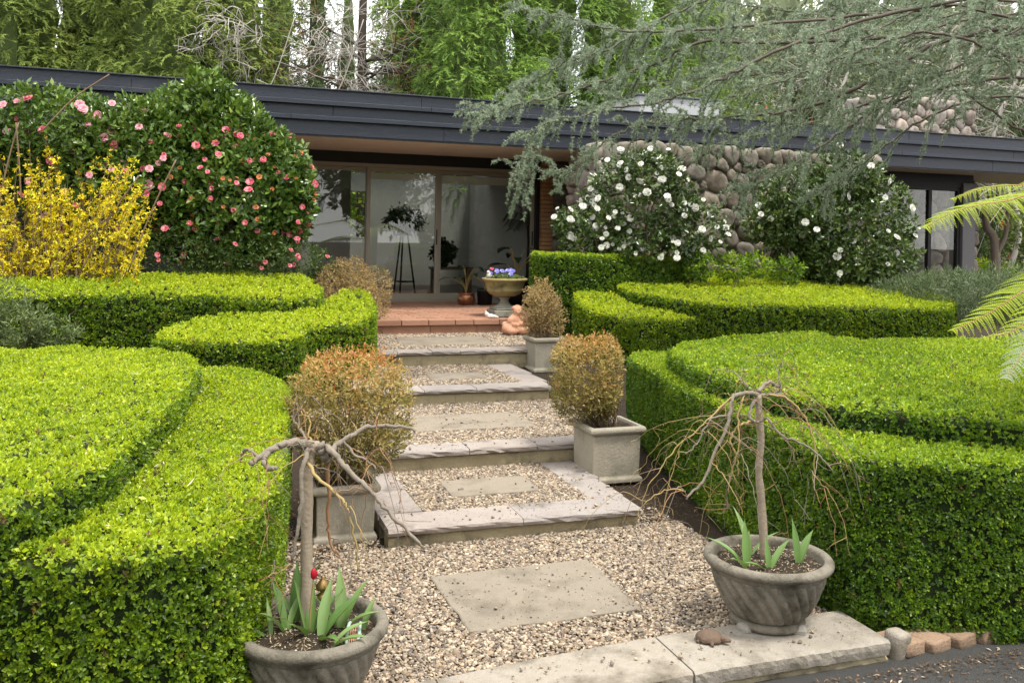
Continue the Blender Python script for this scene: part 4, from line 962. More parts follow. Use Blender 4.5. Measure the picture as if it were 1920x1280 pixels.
def shrub(name, label, cat_, blobs, L, W, k, mat, leafspread=(15, 75), group=None, gz=None, base=None, nst=9, r0=.018, clipv=None, young=0, jit=.5, twigmat='shrubtwig'):
    c0 = np.mean([b[0] for b in blobs], 0); g = float(terrain(c0[0], c0[1])) if gz is None else gz
    b0 = np.array(base) if base is not None else np.array([c0[0], c0[1], g])
    t = thing(name, b0, label, cat_, group); sets = []; allp = []
    for (c, rad, n) in blobs:
        p, N = blob(c, rad, n, zmin=g + .03)
        if clipv is not None:
            tt_ = (p[:, 0] - HP[0]) * -sH + (p[:, 1] - HP[1]) * cH; kk = tt_ < clipv; p, N = p[kk], N[kk]
        r = np.clip(.42 + .3 * noise(p, 2.2) * .5 + rng.normal(0, .2, len(p)) + young * np.clip((p[:, 2] - c[2]) / rad[2], 0, 1), 0, 1)
        N = nrm(N + (0, 0, .5)); sets.append(sprigs(p, N, k, L * rng.uniform(.75, 1.2, len(p)), W, leafspread, .35, jit, r, (.7, 1), .6)); allp.append((p, N))
    leafmesh('foliage', sets, M[mat], t, .18, .5)
    tips = np.concatenate([a[0] for a in allp]); stems(t, b0, tips[rng.choice(len(tips), nst, False)] * .85 + c0 * .15, r0, twigmat)
    return t, np.concatenate([a[0] for a in allp]), np.concatenate([a[1] for a in allp])
def pick(p, N, n, cond=None, out=.02):
    out = rng.uniform(.1, 1.1, n)[:, None] * out
    tocam = nrm(np.array([0, 0, H]) - p); ok = np.sum(N * tocam, 1) > .0
    if cond is not None: ok &= cond(p)
    idx = np.where(ok)[0]; idx = rng.choice(idx, min(n, len(idx)), False); return p[idx] + N[idx] * out[:len(idx)], N[idx]
cc = atY(405, 330, 10.72)
t, p, N = shrub('camellia_bush', 'tall rounded camellia bush with hot pink and faded coral blooms', 'bush',
    [(cc + (.12, 0, -.22), (1.06, .68, .86), 2300), (cc + (-.15, .0, .15), (.85, .62, .82), 1100), (cc + (-.45, -.1, .30), (.5, .45, .62), 600), (cc + (-.12, -.1, .72), (.36, .3, .46), 330), (cc + (.3, -.15, .38), (.42, .35, .46), 330), (cc + (.72, -.1, -.1), (.40, .4, .6), 420)], .108, .5, 5, 'camleaf', clipv=-.06, gz=.75, young=.2)
zc_ = cc[2]
a_, b_ = pick(p, N, 215, lambda q: q[:, 2] < zc_ + .5, .07); blooms(t, a_, b_, ['pink', 'pink', 'coral', 'pink'], .78)
a_, b_ = pick(p, N, 80, lambda q: q[:, 2] < zc_ + .4, .06); blooms(t, a_, b_, ['coral'], 1.0)
c2 = atY(95, 250, 9.95)
t, p, N = shrub('camellia_bush', 'camellia bush with large pale pink blooms behind the yellow forsythia', 'bush',
    [(c2, (.75, .45, .55), 800), (c2 + (.2, .05, -.5), (.8, .4, .7), 500), (c2 + (.72, .25, -.12), (.5, .35, .55), 420), (c2 + (-.6, -.1, -.2), (.5, .35, .55), 300)], .095, .48, 6, 'camleaf', clipv=-.06, gz=.75, young=.1)
a_, b_ = pick(p, N, 100, lambda q: q[:, 2] < c2[2] + .3, .06); blooms(t, a_, b_, ['palepink', 'palepink', 'pink'], .95)
cw = atY(1205, 392, 12.05)
t, p, N = shrub('camellia_bush', 'open white flowering camellia bush against the boulder wall', 'bush',
    [(cw + (-.05, 0, .05), (.78, .38, .70), 640), (cw + (-.62, -.1, -.32), (.5, .3, .38), 260), (cw + (.58, 0, -.25), (.55, .3, .42), 260), (cw + (.1, -.05, .45), (.42, .3, .36), 240), (cw + (-.95, -.1, -.2), (.24, .2, .22), 60), (cw + (.0, -.1, -.5), (.8, .3, .3), 240)], .085, .48, 6, 'camleafd', gz=.75, r0=.016, nst=26)
a_, b_ = pick(p, N, 150, None, .06); blooms(t, a_, b_, ['white'], .82)
cw2 = atY(1555, 412, 13.0)
t, p, N = shrub('camellia_bush', 'dense dark camellia bush with few white blooms beside the wing window', 'bush',
    [(cw2 + (.15, 0, -.1), (.98, .55, .82), 1600), (cw2 + (-.45, -.1, .15), (.6, .45, .6), 480), (cw2 + (.35, -.1, -.5), (.85, .5, .5), 500), (cw2 + (.2, -.1, .55), (.5, .4, .42), 300), (cw2 + (-.85, -.1, -.05), (.4, .3, .4), 160)], .088, .5, 6, 'camleafd', gz=.75, nst=12)
a_, b_ = pick(p, N, 60, None, .06); blooms(t, a_, b_, ['white'], .95)
# azalea band under the pink camellia, shrub at the left edge, low plants under the wall
t, p, N = shrub('azalea_shrub', 'low spreading azalea with a few pink flowers below the tall camellia', 'shrub',
    [(atY(330, 480, 10.2), (.6, .3, .28), 420), (atY(450, 478, 10.3), (.6, .3, .28), 420), (atY(545, 485, 10.6), (.45, .3, .24), 300)], .05, .32, 7, 'azalea', gz=.75, r0=.008)
a_, b_ = pick(p, N, 18); blooms(t, a_, b_, ['pink'], .8)
t, p, N = shrub('leafy_shrub', 'loose dull green shrub growing in front of the long left hedge', 'shrub',
    [(atY(25, 605, 7.9), (.34, .25, .2), 260), (atY(95, 622, 8.0), (.28, .2, .13), 130), (atY(-50, 575, 7.8), (.3, .25, .28), 150), (atY(20, 560, 8.0), (.2, .18, .2), 40)], .055, .3, 7, 'sage', r0=.008)
for j, (x_, y_) in enumerate(((1310, 498), (1370, 500), (1420, 496), (1475, 505))):
    shrub('leafy_plant', ['leafy green plant at the boulder wall below the open camellia', 'leafy green plant in front of the largest gap of boulders', 'leafy green plant with upright shoots before the boulders', 'leafy green plant at the foot of the dense dark camellia'][j], 'plant',
        [(atY(x_, y_, 11.9 + .15 * j), (.22, .18, .2), 110)], .06, .45, 6, 'boxr', group='low plants along the boulder wall', gz=.72, nst=5, r0=.006)
# juniper hummock on the right
t, p, N = shrub('juniper_hedge', 'grey green feathery juniper mass below the grey corner post', 'hedge',
    [(atY(1800, 566, 12.2), (1.1, .8, .42), 1800), (atY(1925, 562, 12.0), (1.0, .8, .45), 700), (atY(1720, 560, 12.6), (.7, .6, .36), 700)], .085, .12, 9, 'juniper', (10, 60), gz=.7, r0=.015, nst=8)

# forsythia: arching canes carrying flowers
fb = onz(120, 560, .75); fb = atY(110, 505, 9.55); fb[2] = .7
ft = thing('forsythia_bush', fb, 'yellow flowering forsythia with arching bare canes', 'bush')
cm = MB(); fp_, fn_ = [], []
for i in range(150):
    tx = random.uniform(-80, 295); b = atY(.55 * tx + .45 * random.uniform(-40, 230), 500, 9.55 + random.uniform(-.25, .25)); b[2] = .7; ty = 235 + abs(tx - 95) * .35 + 250 * random.random() ** 1.0
    tip = atY(tx, ty, 9.55 + random.uniform(-.35, .3)); mid = b * .45 + tip * .55; mid[2] = mid[2] + random.uniform(.0, .22); mid += rng.normal(0, .08, 3)
    c = cat([b, mid, tip], 9); cm.tube(c, np.linspace(.008, .0025, len(c)), 4, False)
    for q in range(int(len(c) * 1.5)):
        t_ = random.uniform(.22, 1) * (len(c) - 1); k = int(t_); k = min(k, len(c) - 2); fp_.append(c[k] + (c[k + 1] - c[k]) * (t_ - k) + rng.normal(0, .022, 3)); fn_.append(rng.normal(0, 1, 3))
for (x0, y0, x1, y1) in ((30, 230, 40, 380), (75, 250, 205, 140), (240, 510, 330, 300), (150, 512, 260, 330), (90, 510, 290, 350), (-10, 420, 35, 230)):
    a, b = atY(x0, y0, 9.3), atY(x1, y1, 9.35); cm.tube(cat([a, (a + b) / 2 + (0, 0, .06), b], 6), .008, 5)
cm.build('canes', M['paletwig'] if False else M['shrubtwig'], ft)
fp_ = np.array(fp_); fn_ = nrm(np.array(fn_) + (0, -.4, .2))
leafmesh('flowers', [sprigs(fp_, fn_, 5, .042, .42, (45, 80), .08, .4)], M['forsythia'], ft)

# russet potted shrubs
def russet(label, plc, c, rad, n, mat, L=.024, sparse=0, redtop=.35):
    lmp, bx = (.20, 0) if mat == 'straw' else (.10, .88)
    b = np.array(plc) + (0, 0, .28); t = thing('potted_shrub', b, label, 'shrub', 'russet shrubs in square planters')
    p, N = blob(c, rad, n, .5, lmp, 3.0, b[2] + .04, .7, bx); hgt = np.clip((p[:, 2] - c[2]) / rad[2], -1, 1)
    r = np.clip(.34 + rng.normal(0, .17, len(p)) + redtop * 1.3 * hgt * np.abs(hgt) + .16 * noise(p, 4) * .5, 0, 1)
    leafmesh('foliage', [sprigs(p, nrm(N + (0, 0, .7)), 6, L * rng.uniform(.75, 1.25, len(p)), .36, (15, 70), .5, .5, r, (.7, 1), .65)], M[mat], t, .15, .5)
    # straggling low twigs with leaves
    p3, N3 = blob(np.array(c) + (0, 0, -rad[2] * .55), np.array(rad) * (.85, .85, .75), int(n * .22), .8, .1, 3, b[2] + .02)
    leafmesh('lower_foliage', [sprigs(p3, nrm(N3 + (0, 0, .3)), 4, L, .32, (15, 70), .6, .6, np.clip(rng.normal(.35, .15, len(p3)), 0, 1), (.7, 1), .65)], M[mat], t, .15, .5)
    m = MB()
    tips = np.concatenate([p[rng.choice(len(p), 70, False)] + rng.normal(0, .02, (70, 3)) + (0, 0, .015), p3[rng.choice(len(p3), 40, False)]])
    for tp in tips:
        s_ = b + rng.normal(0, .045, 3) * (1, 1, 0); md = s_ * .5 + tp * .5 + rng.normal(0, .03, 3) + (0, 0, .05); cu = cat([s_, md, tp], 4); m.tube(cu, np.linspace(.0045, .0014, len(cu)), 4, False)
    m.build('stems', M['shrubtwig'], t); return t
cs_ = atY(657, 765, 5.58)
russet('large russet shrub with red tips in the planter by the lowest step', PLN['ln'], cs_, (.355, .34, .345), 2100, 'nandina', .030, 0, .5)
cs_ = atY(1100, 703, 6.83)
russet('orange and olive shrub in the planter at the second step', PLN['rn'], cs_, (.27, .28, .30), 1450, 'nandina', .030, 0, .4)
cs_ = atY(1017, 580, 10.24)
russet('sparse straw coloured shrub in the narrow planter near the terracotta statue', PLN['rf'], cs_, (.24, .24, .33), 620, 'straw', .036, 0, .1)
cs_ = atY(662, 556, 10.5)
russet('straw and olive shrub beside the patio under the glass doors', PLN['lf'], cs_, (.43, .4, .42), 2300, 'straw', .03, 0, -.3)

# ================================================================== weeping maples in the pots
def weeping(label, pot, trunk, tr, limbs, Y0, ntw, top, seed, spreadx, drop, twmats):
    rs = np.random.default_rng(seed); b = np.array(pot) + (0, 0, .27)
    t = thing('weeping_tree', b, label, 'tree', 'bare weeping trees in the round pots')
    pts = [atY(x, y, Y0 + dy) for x, y, dy in trunk]; pts[0] = b + (pts[0][0] - b[0], 0, 0); c = cat(pts, 6)
    rr = np.interp(np.linspace(0, 1, len(c)), np.linspace(0, 1, len(tr)), tr) * (1 + .06 * rs.normal(0, 1, len(c)))
    MB().tube(c, rr, 12).build('trunk', M['maplebark'], t)
    src = []
    for path, r0, r1, mt in limbs:
        c = cat([atY(x, y, Y0 + dy) for x, y, dy in path], 6); c[1:] += rs.normal(0, .0025, (len(c) - 1, 3))
        MB().tube(c, np.linspace(r0, r1, len(c)) * (1 + .07 * rs.normal(0, 1, len(c))), 8).build('limb', M[mt], t); src.append((c, r0))
    tw = {k: MB() for k in set(twmats)}
    for i in range(ntw):
        c, r0 = src[rs.integers(len(src))]; k = rs.integers(1, len(c)); s_ = c[k]
        tg = c[k] - c[k - 1]; tg /= np.linalg.norm(tg) + 1e-9
        a = rs.uniform(0, 2 * PI); o_ = np.array([math.cos(a) * spreadx, math.sin(a) * spreadx * .8, 0]) * rs.uniform(.25, 1); o_ += tg * .10
        up = rs.uniform(-.02, .07); dn = drop * rs.uniform(.15, 1)
        cu = cat([s_, s_ + o_ * .35 + (0, 0, up), s_ + o_ * .8 + (0, 0, up * .4 - dn * .4), s_ + o_ + (0, 0, -dn)], 4); cu[1:-1] += rs.normal(0, .0035, (len(cu) - 2, 3))
        mt = twmats[rs.integers(len(twmats))]; tw[mt].tube(cu, np.linspace(min(.0026, r0 * .45), .0008, len(cu)), 4, False)
        for q in range(rs.integers(1, 4)):
            j = rs.integers(3, len(cu)); e = cu[j] + np.array([rs.normal(0, .06), rs.normal(0, .06), -rs.uniform(0, .10)]); cv = cat([cu[j], (cu[j] + e) / 2 + rs.normal(0, .012, 3), e], 3)
            tw[mt].tube(cv, np.linspace(.0016, .0008, len(cv)), 3, False)
    for k, m in tw.items():
        if m.n: m.build('twigs', M[k], t)
    return t
Lm = [([(589, 836, 0), (569, 834, 0), (546, 829, -.04), (518, 837, -.08), (485, 858, -.12), (469, 868, -.14)], .020, .010, 'maplelimb'),
      ([(503, 846, -.1), (494, 866, -.14), (505, 877, -.16), (519, 877, -.17)], .011, .008, 'maplelimb'), ([(485, 858, -.12), (466, 842, -.12), (455, 848, -.1), (450, 868, -.1)], .007, .003, 'maplelimb'),
      ([(580, 840, -.03), (568, 880, -.07), (565, 943, -.09), (556, 1004, -.1), (548, 1054, -.1)], .011, .006, 'maplelimb'),
      ([(618, 845, 0), (644, 825, .05), (685, 803, .09), (725, 797, .12), (758, 801, .13), (780, 808, .13)], .012, .004, 'maplelimb'),
      ([(610, 838, -.02), (630, 852, -.04), (652, 880, -.08), (693, 918, -.12), (725, 956, -.15), (766, 997, -.17), (796, 1027, -.18)], .013, .005, 'maplelimb'),
      ([(576, 868, -.05), (603, 902, -.12), (640, 935, -.15), (656, 971, -.16), (668, 1024, -.16), (670, 1066, -.16)], .007, .003, 'yellowtwig'),
      ([(613, 856, .03), (617, 923, .04), (615, 984, .05), (622, 1024, .05), (636, 1040, .04)], .008, .004, 'redtwig'),
      ([(644, 825, .05), (668, 853, .03), (701, 874, .0), (699, 918, -.02)], .006, .003, 'maplelimb'), ([(580, 835, .03), (560, 800, .08), (545, 780, .1)], .006, .002, 'maplelimb'),
      ([(590, 834, .04), (578, 815, .06), (584, 790, .08), (560, 770, .1)], .005, .002, 'yellowtwig'), ([(548, 1054, -.1), (528, 1070, -.12), (480, 1090, -.13)], .004, .002, 'yellowtwig'),
      ([(599, 834, .0), (606, 850, .0), (614, 862, .02), (622, 850, .03)], .022, .012, 'maplelimb')]
weeping('bare weeping tree with thick knotted drooping limbs in the tulip pot', LP, [(580, 1120, 0), (575, 1045, .0), (576, 923, 0), (579, 862, 0), (588, 840, 0), (600, 834, 0)], [.026, .024, .0225, .0225, .022, .02], Lm, 3.56, 42, None, 4, .26, .22, ['shrubtwig', 'yellowtwig', 'redtwig', 'maplelimb'])
c7 = lambda L_: [(1140 + x / 2.134, 640 + y / 2.134, d) for x, y, d in L_]
Rm = [(c7([(600, 212, 0), (570, 205, -.03), (530, 210, -.06), (495, 230, -.1), (480, 330, -.14), (430, 440, -.17), (380, 560, -.2), (310, 630, -.22)]), .012, .005, 'maplelimb'),
      (c7([(598, 200, 0), (640, 167, .05), (685, 180, .09), (690, 215, .1)]), .010, .007, 'maplelimb'),
      (c7([(595, 220, 0), (572, 270, -.03), (570, 312, -.05), (602, 322, -.04), (640, 310, -.05), (690, 370, -.09), (780, 410, -.12), (850, 460, -.15), (900, 520, -.16)]), .009, .003, 'maplelimb'),
      (c7([(572, 318, -.05), (520, 340, -.09), (490, 400, -.11), (520, 470, -.12), (520, 540, -.12)]), .006, .003, 'yellowtwig'),
      (c7([(505, 215, -.08), (420, 290, -.11), (370, 345, -.13), (270, 430, -.15), (200, 520, -.16), (130, 640, -.16)]), .005, .002, 'yellowtwig'),
      (c7([(545, 210, -.05), (520, 300, -.1), (525, 400, -.13), (500, 500, -.14), (480, 610, -.14)]), .005, .002, 'yellowtwig'),
      (c7([(640, 212, .02), (720, 230, -.02), (790, 310, -.06), (830, 430, -.09), (820, 550, -.1), (850, 650, -.1)]), .0055, .002, 'yellowtwig'),
      (c7([(480, 298, -.12), (410, 312, -.15), (360, 400, -.17), (310, 455, -.18)]), .005, .002, 'maplelimb'), (c7([(690, 210, .1), (750, 260, .14), (770, 330, .15)]), .005, .002, 'redtwig'),
      (c7([(310, 600, -.22), (250, 590, -.22), (180, 620, -.22), (130, 670, -.22), (110, 720, -.22)]), .004, .0015, 'yellowtwig'),
      (c7([(560, 180, .02), (530, 150, .05), (500, 120, .08), (440, 110, .1)]), .004, .0015, 'maplelimb'), (c7([(690, 180, .08), (680, 130, .1), (690, 90, .12)]), .004, .0015, 'maplelimb'),
      (c7([(610, 215, .0), (650, 214, .03), (690, 212, .08)]), .010, .007, 'maplelimb')]
weeping('bare weeping tree with a slim straight trunk in the kerb pot', RP, c7([(625, 850, 0), (615, 650, 0), (603, 520, 0), (612, 400, 0), (605, 300, 0), (600, 212, 0)]), [.021, .018, .0165, .0175, .016, .017], Rm, 4.34, 75, None, 5, .38, .30, ['redtwig', 'yellowtwig', 'shrubtwig', 'maplelimb'])

# tulips
def tulip(label, base, leaves, red=False):
    t = thing('tulip', base, label, 'tulip', 'tulips growing in the round pots')
    for (az, lean, L, W, curl) in leaves:
        L *= 1.15; W *= 1.12; m = MB(); dirv = np.array([math.cos(az) * lean, math.sin(az) * lean, 1.0]); dirv /= np.linalg.norm(dirv)
        side = np.array([-math.sin(az), math.cos(az), 0]); p = np.array(base) + (math.cos(az) * .008, math.sin(az) * .008, -.01); v = []; n = 10
        for i in range(n):
            s_ = i / (n - 1); ww = W * .5 * max(.02, (.45 + .55 * math.sin(PI * min(1, s_ * 1.05))) * (1 - s_ ** 5)); nor = np.cross(side, dirv)
            v += [p - side * ww - nor * ww * .45, p - side * ww * .5 - nor * ww * .08, p, p + side * ww * .5 - nor * ww * .08, p + side * ww - nor * ww * .45]
            dirv = dirv + np.array([math.cos(az), math.sin(az), -.35]) * curl / n; dirv /= np.linalg.norm(dirv); p = p + dirv * L / (n - 1)
        m.add(v, [(i * 5 + j, i * 5 + j + 1, i * 5 + j + 6, i * 5 + j + 5) for i in range(n - 1) for j in range(4)], True)
        o = m.build('leaf', M['tulip'], t)
        at = o.data.attributes.new('rnd', 'FLOAT', 'FACE'); at.data.foreach_set('value', np.full(len(o.data.polygons), random.uniform(.1, .9), np.float32))
    if red:
        top = np.array(base) + (.015, -.01, .215); MB().tube(cat([base, np.array(base) + (.004, 0, .12), top], 4), .003, 6).build('stem', M['yellowtwig'], t)
        m = MB(); m.lathe([(.004, 0), (.011, .008), (.0125, .02), (.010, .033), (.004, .042)], 9, top, lambda i, j, a, z: 1 + .10 * math.cos(3 * a)); m.build('bud', M['tulipred'], t)
zs = .285
def lp(px_, py_, pot, Y0):
    q = atY(px_, py_, Y0); q[2] = pot[2] + zs - .012; return q
lt = [((537, 1168, 3.52), [(2.6, .12, .19, .034, .5), (3.9, .35, .15, .035, .9), (1.0, .25, .17, .03, .6)], 'tulip leaves at the hedge side of the tulip pot', 0),
      ((556, 1140, 3.60), [(1.8, .10, .21, .045, .25), (.6, .18, .22, .04, .35), (2.9, .3, .16, .03, .5)], 'tall blue green tulip leaves just behind the knotted trunk', 0),
      ((580, 1175, 3.50), [(.7, .4, .16, .05, .6), (2.4, .2, .19, .035, .5), (1.5, .1, .17, .034, .3), (4.2, .5, .13, .035, .9)], 'tulip with one red bud in front of the knotted trunk', 1),
      ((600, 1180, 3.47), [(.5, .5, .2, .05, .7), (5.3, .9, .16, .035, 1.2), (1.4, .25, .2, .04, .5)], 'broad tulip leaves before the brass ornament', 0),
      ((640, 1150, 3.55), [(.7, .25, .19, .038, .6), (1.9, .1, .21, .042, .3), (2.9, .35, .17, .03, .8), (0, .5, .15, .03, 1.3)], 'tulip leaves beside the miniature bridge', 0),
      ((620, 1200, 3.42), [(-.4, .9, .15, .035, 1.0), (.3, .5, .14, .03, 1.2)], 'short curling tulip leaves at the front of the tulip pot', 0),
      ((680, 1165, 3.55), [(.9, .2, .12, .03, .5)], 'single tulip leaf at the rim of the tulip pot', 0), ((510, 1185, 3.48), [(3.3, 1.2, .12, .03, 1.0), (2.2, .2, .13, .02, .3)], 'flat lying tulip leaf near the hedge side rim', 0)]
for (xyz, lv, lab, red) in lt: tulip(lab, lp(xyz[0], xyz[1], LP, xyz[2]), lv, red)
rt = [((1400, 1052, 4.25), [(2.7, .5, .2, .032, 1.2), (1.6, .08, .19, .036, .2), (1.2, .2, .15, .034, .3), (4.0, .7, .16, .03, 1.0)], 'tulip leaves left of the slim trunk in the kerb pot'),
      ((1442, 1060, 4.22), [(.5, .45, .16, .035, .6), (1.7, .1, .14, .025, .3), (3.4, .8, .12, .025, 1.2)], 'tulip leaves in front of the slim trunk in the kerb pot'),
      ((1497, 1042, 4.30), [(1.9, .12, .19, .034, .2), (.6, .3, .16, .042, .5)], 'two upright tulip leaves at the hedge side of the kerb pot'), ((1405, 1030, 4.4), [(2.0, .1, .22, .03, .8), (.4, .5, .18, .02, 1.2)], 'tall tulip leaf behind the slim trunk')]
for (xyz, lv, lab) in rt: tulip(lab, lp(xyz[0], xyz[1], RP, xyz[2]), lv)
# brass lotus ornament on a stake and miniature bridge in the left pot
q = lp(605, 1130, LP, 3.60); bo = thing('brass_ornament', q, 'brass lotus bud ornament on a stake in the tulip pot', 'ornament')
MB().tube([q, q + (0, 0, .10)], .005, 6).build('stake', M['copper'], bo)
MB().lathe([(.006, .085), (.022, .10), (.027, .112), (.012, .122), (.008, .128), (.024, .138), (.026, .15), (.014, .168), (.006, .178), (.007, .186), (.001, .19)], 16, q, lambda i, j, a, z: 1 + .10 * abs(math.cos(4 * a))).build('lotus_bud', surf('brass', [(.22, .13, .05), (.38, .26, .10)], 20, .35, None, None, metal=.8), bo)
q = lp(663, 1172, LP, 3.46); mb_ = thing('miniature_bridge', q, 'miniature terracotta bridge with teal mosaic rails in the tulip pot', 'ornament')
teal = surf('teal_mosaic', [(.05, .16, .13), (.35, .45, .40), (.08, .22, .18)], 90, .5, None, (120, .4))
for sx in (-1, 1):
    MB().tube(cat([q + (sx * .020, -.035, 0), q + (sx * .022, -.01, .028), q + (sx * .021, .02, .050), q + (sx * .019, .04, .052)], 4), .0065, 8).build('rail', teal, mb_)
m = MB()
for k in range(4): m.tube(cat([q + (-.012 + k * .008, -.03, .0), q + (-.012 + k * .008, -.005, .02), q + (-.012 + k * .008, .035, .042)], 3), .002, 5)
for k in range(6): m.tube([q + (-.016, -.028 + k * .012, .004 + k * .007), q + (.016, -.028 + k * .012, .004 + k * .007)], .002, 5)
m.build('lattice_deck', M['terracotta'], mb_)

# ================================================================== tree fern reaching in from the right
fc = np.array([3.55, 5.6, 1.62]); tf = thing('tree_fern', (3.55, 5.6, float(terrain(3.55, 5.6))), 'tree fern with yellow green fronds arching over the right hedge', 'tree fern')
MB().tube([(3.6, 5.65, 0.0), (3.57, 5.62, .8), (3.55, 5.6, 1.6)], [.13, .11, .12], 12).build('trunk', M['darkbark'], tf)
def frond(path, mat, up, wmax):
    c = cat(path, 14); n = len(c); L = np.concatenate([[0], np.cumsum(np.linalg.norm(np.diff(c, axis=0), axis=1))]); m0 = int(L[-1] / .030); s = np.linspace(0, L[-1], m0)
    c = np.stack([np.interp(s, L, c[:, k]) for k in range(3)], 1); n = len(c); tg = nrm(np.gradient(c, axis=0)); upv = np.array(up, float); upv /= np.linalg.norm(upv); B = []
    for i in range(2, n):
        s_ = i / (n - 1); ln = (wmax * math.sin(PI * (.10 + .88 * s_)) ** .8 + .015) * random.uniform(.92, 1.06); e = np.cross(tg[i], upv); e /= np.linalg.norm(e) + 1e-9
        for sg in (-1, 1):
            d = e * sg + tg[i] * random.uniform(.3, .5) + upv * random.uniform(-.16, .04); d /= np.linalg.norm(d); m_ = max(7, int(ln / .0085)); q_ = np.linspace(.03, 1, m_)
            pb = c[i] + d * (q_ * ln)[:, None] - np.array([0, 0, 1.]) * (q_ ** 2 * ln * .28)[:, None]; ll = .0175 * (1 - q_ * .8) * (wmax / .22)
            nn = tg[i] - d * np.dot(tg[i], d); nn /= np.linalg.norm(nn) + 1e-9; tone = random.uniform(-.15, .15)
            for s2 in (-1, 1):
                dd = nrm(np.tile(nn * s2 + d * .45, (m_, 1))); B.append((pb, dd, np.tile(d, (m_, 1)), ll, np.full(m_, .0105), np.clip(rng.normal(.5 + tone, .15, m_), 0, 1)))
    f = leafmesh('frond', B, M[mat], tf, .05, .4)
    MB().tube(c, np.linspace(.009, .002, n), 6, False).build('rachis', M['redtwig'] if mat == 'fern' else M['yellowtwig'], f)
fr = [([fc, atY(1990, 370, 5.3), atY(1880, 378, 5.1), atY(1795, 395, 5.0), atY(1738, 425, 4.95)], 'fern', .24), ([fc, atY(2000, 330, 5.6), atY(1935, 345, 5.6), atY(1850, 352, 5.6), atY(1790, 372, 5.6)], 'fern', .20),
      ([fc, atY(2000, 500, 5.2), atY(1920, 545, 4.9), atY(1850, 590, 4.8), atY(1790, 618, 4.75)], 'fern', .20), ([fc, atY(2010, 520, 5.0), atY(1960, 570, 4.7), atY(1900, 620, 4.6), atY(1850, 632, 4.6)], 'fern', .18),
      ([fc, atY(2020, 540, 4.9), atY(1970, 585, 4.6), atY(1925, 650, 4.5), atY(1890, 705, 4.45)], 'fernback', .22), ([fc, atY(2050, 540, 4.8), atY(2010, 600, 4.5), atY(1970, 670, 4.4), atY(1940, 730, 4.4)], 'fernback', .22),
      ([fc, fc + (.5, .2, .35), fc + (1.0, .4, .15)], 'fern', .24), ([fc, fc + (.2, .5, .4), fc + (.3, 1.1, .2)], 'fern', .24), ([fc, fc + (.3, -.4, .3), fc + (.6, -.9, .0)], 'fern', .24)]
for path, mt, wm_ in fr: frond(path, mt, (0, -.25, 1) if mt == 'fern' else (-.75, -.5, .45), wm_)
# ================================================================== background trees
def limbs_tree(mb, p, d, L, r, depth, rs, droop=0, kids=(3, 5), wig=.12, minr=.004, up=.0, twig=None):
    n = 6; pts = [np.array(p, float)]; d = np.array(d, float)
    for i in range(n - 1):
        d = d + rs.normal(0, wig, 3) + np.array([0, 0, up - droop * (i / n)]); d /= np.linalg.norm(d); pts.append(pts[-1] + d * L / (n - 1))
    pts = np.array(pts); (mb if depth > 1 or twig is None else twig).tube(pts, np.linspace(r, r * .45, n), 5 if depth > 1 else 3, False)
    if depth <= 0: return
    for k in range(rs.integers(*kids)):
        j = rs.integers(1, n); e = rs.normal(0, 1, 3); e -= d * np.dot(e, d); e /= np.linalg.norm(e) + 1e-9
        dd = nrm(d * rs.uniform(.3, .9) + e * rs.uniform(.5, 1)); limbs_tree(mb, pts[j], dd, L * rs.uniform(.45, .75), max(minr, r * .45), depth - 1, rs, droop, kids, wig, minr, up, twig)
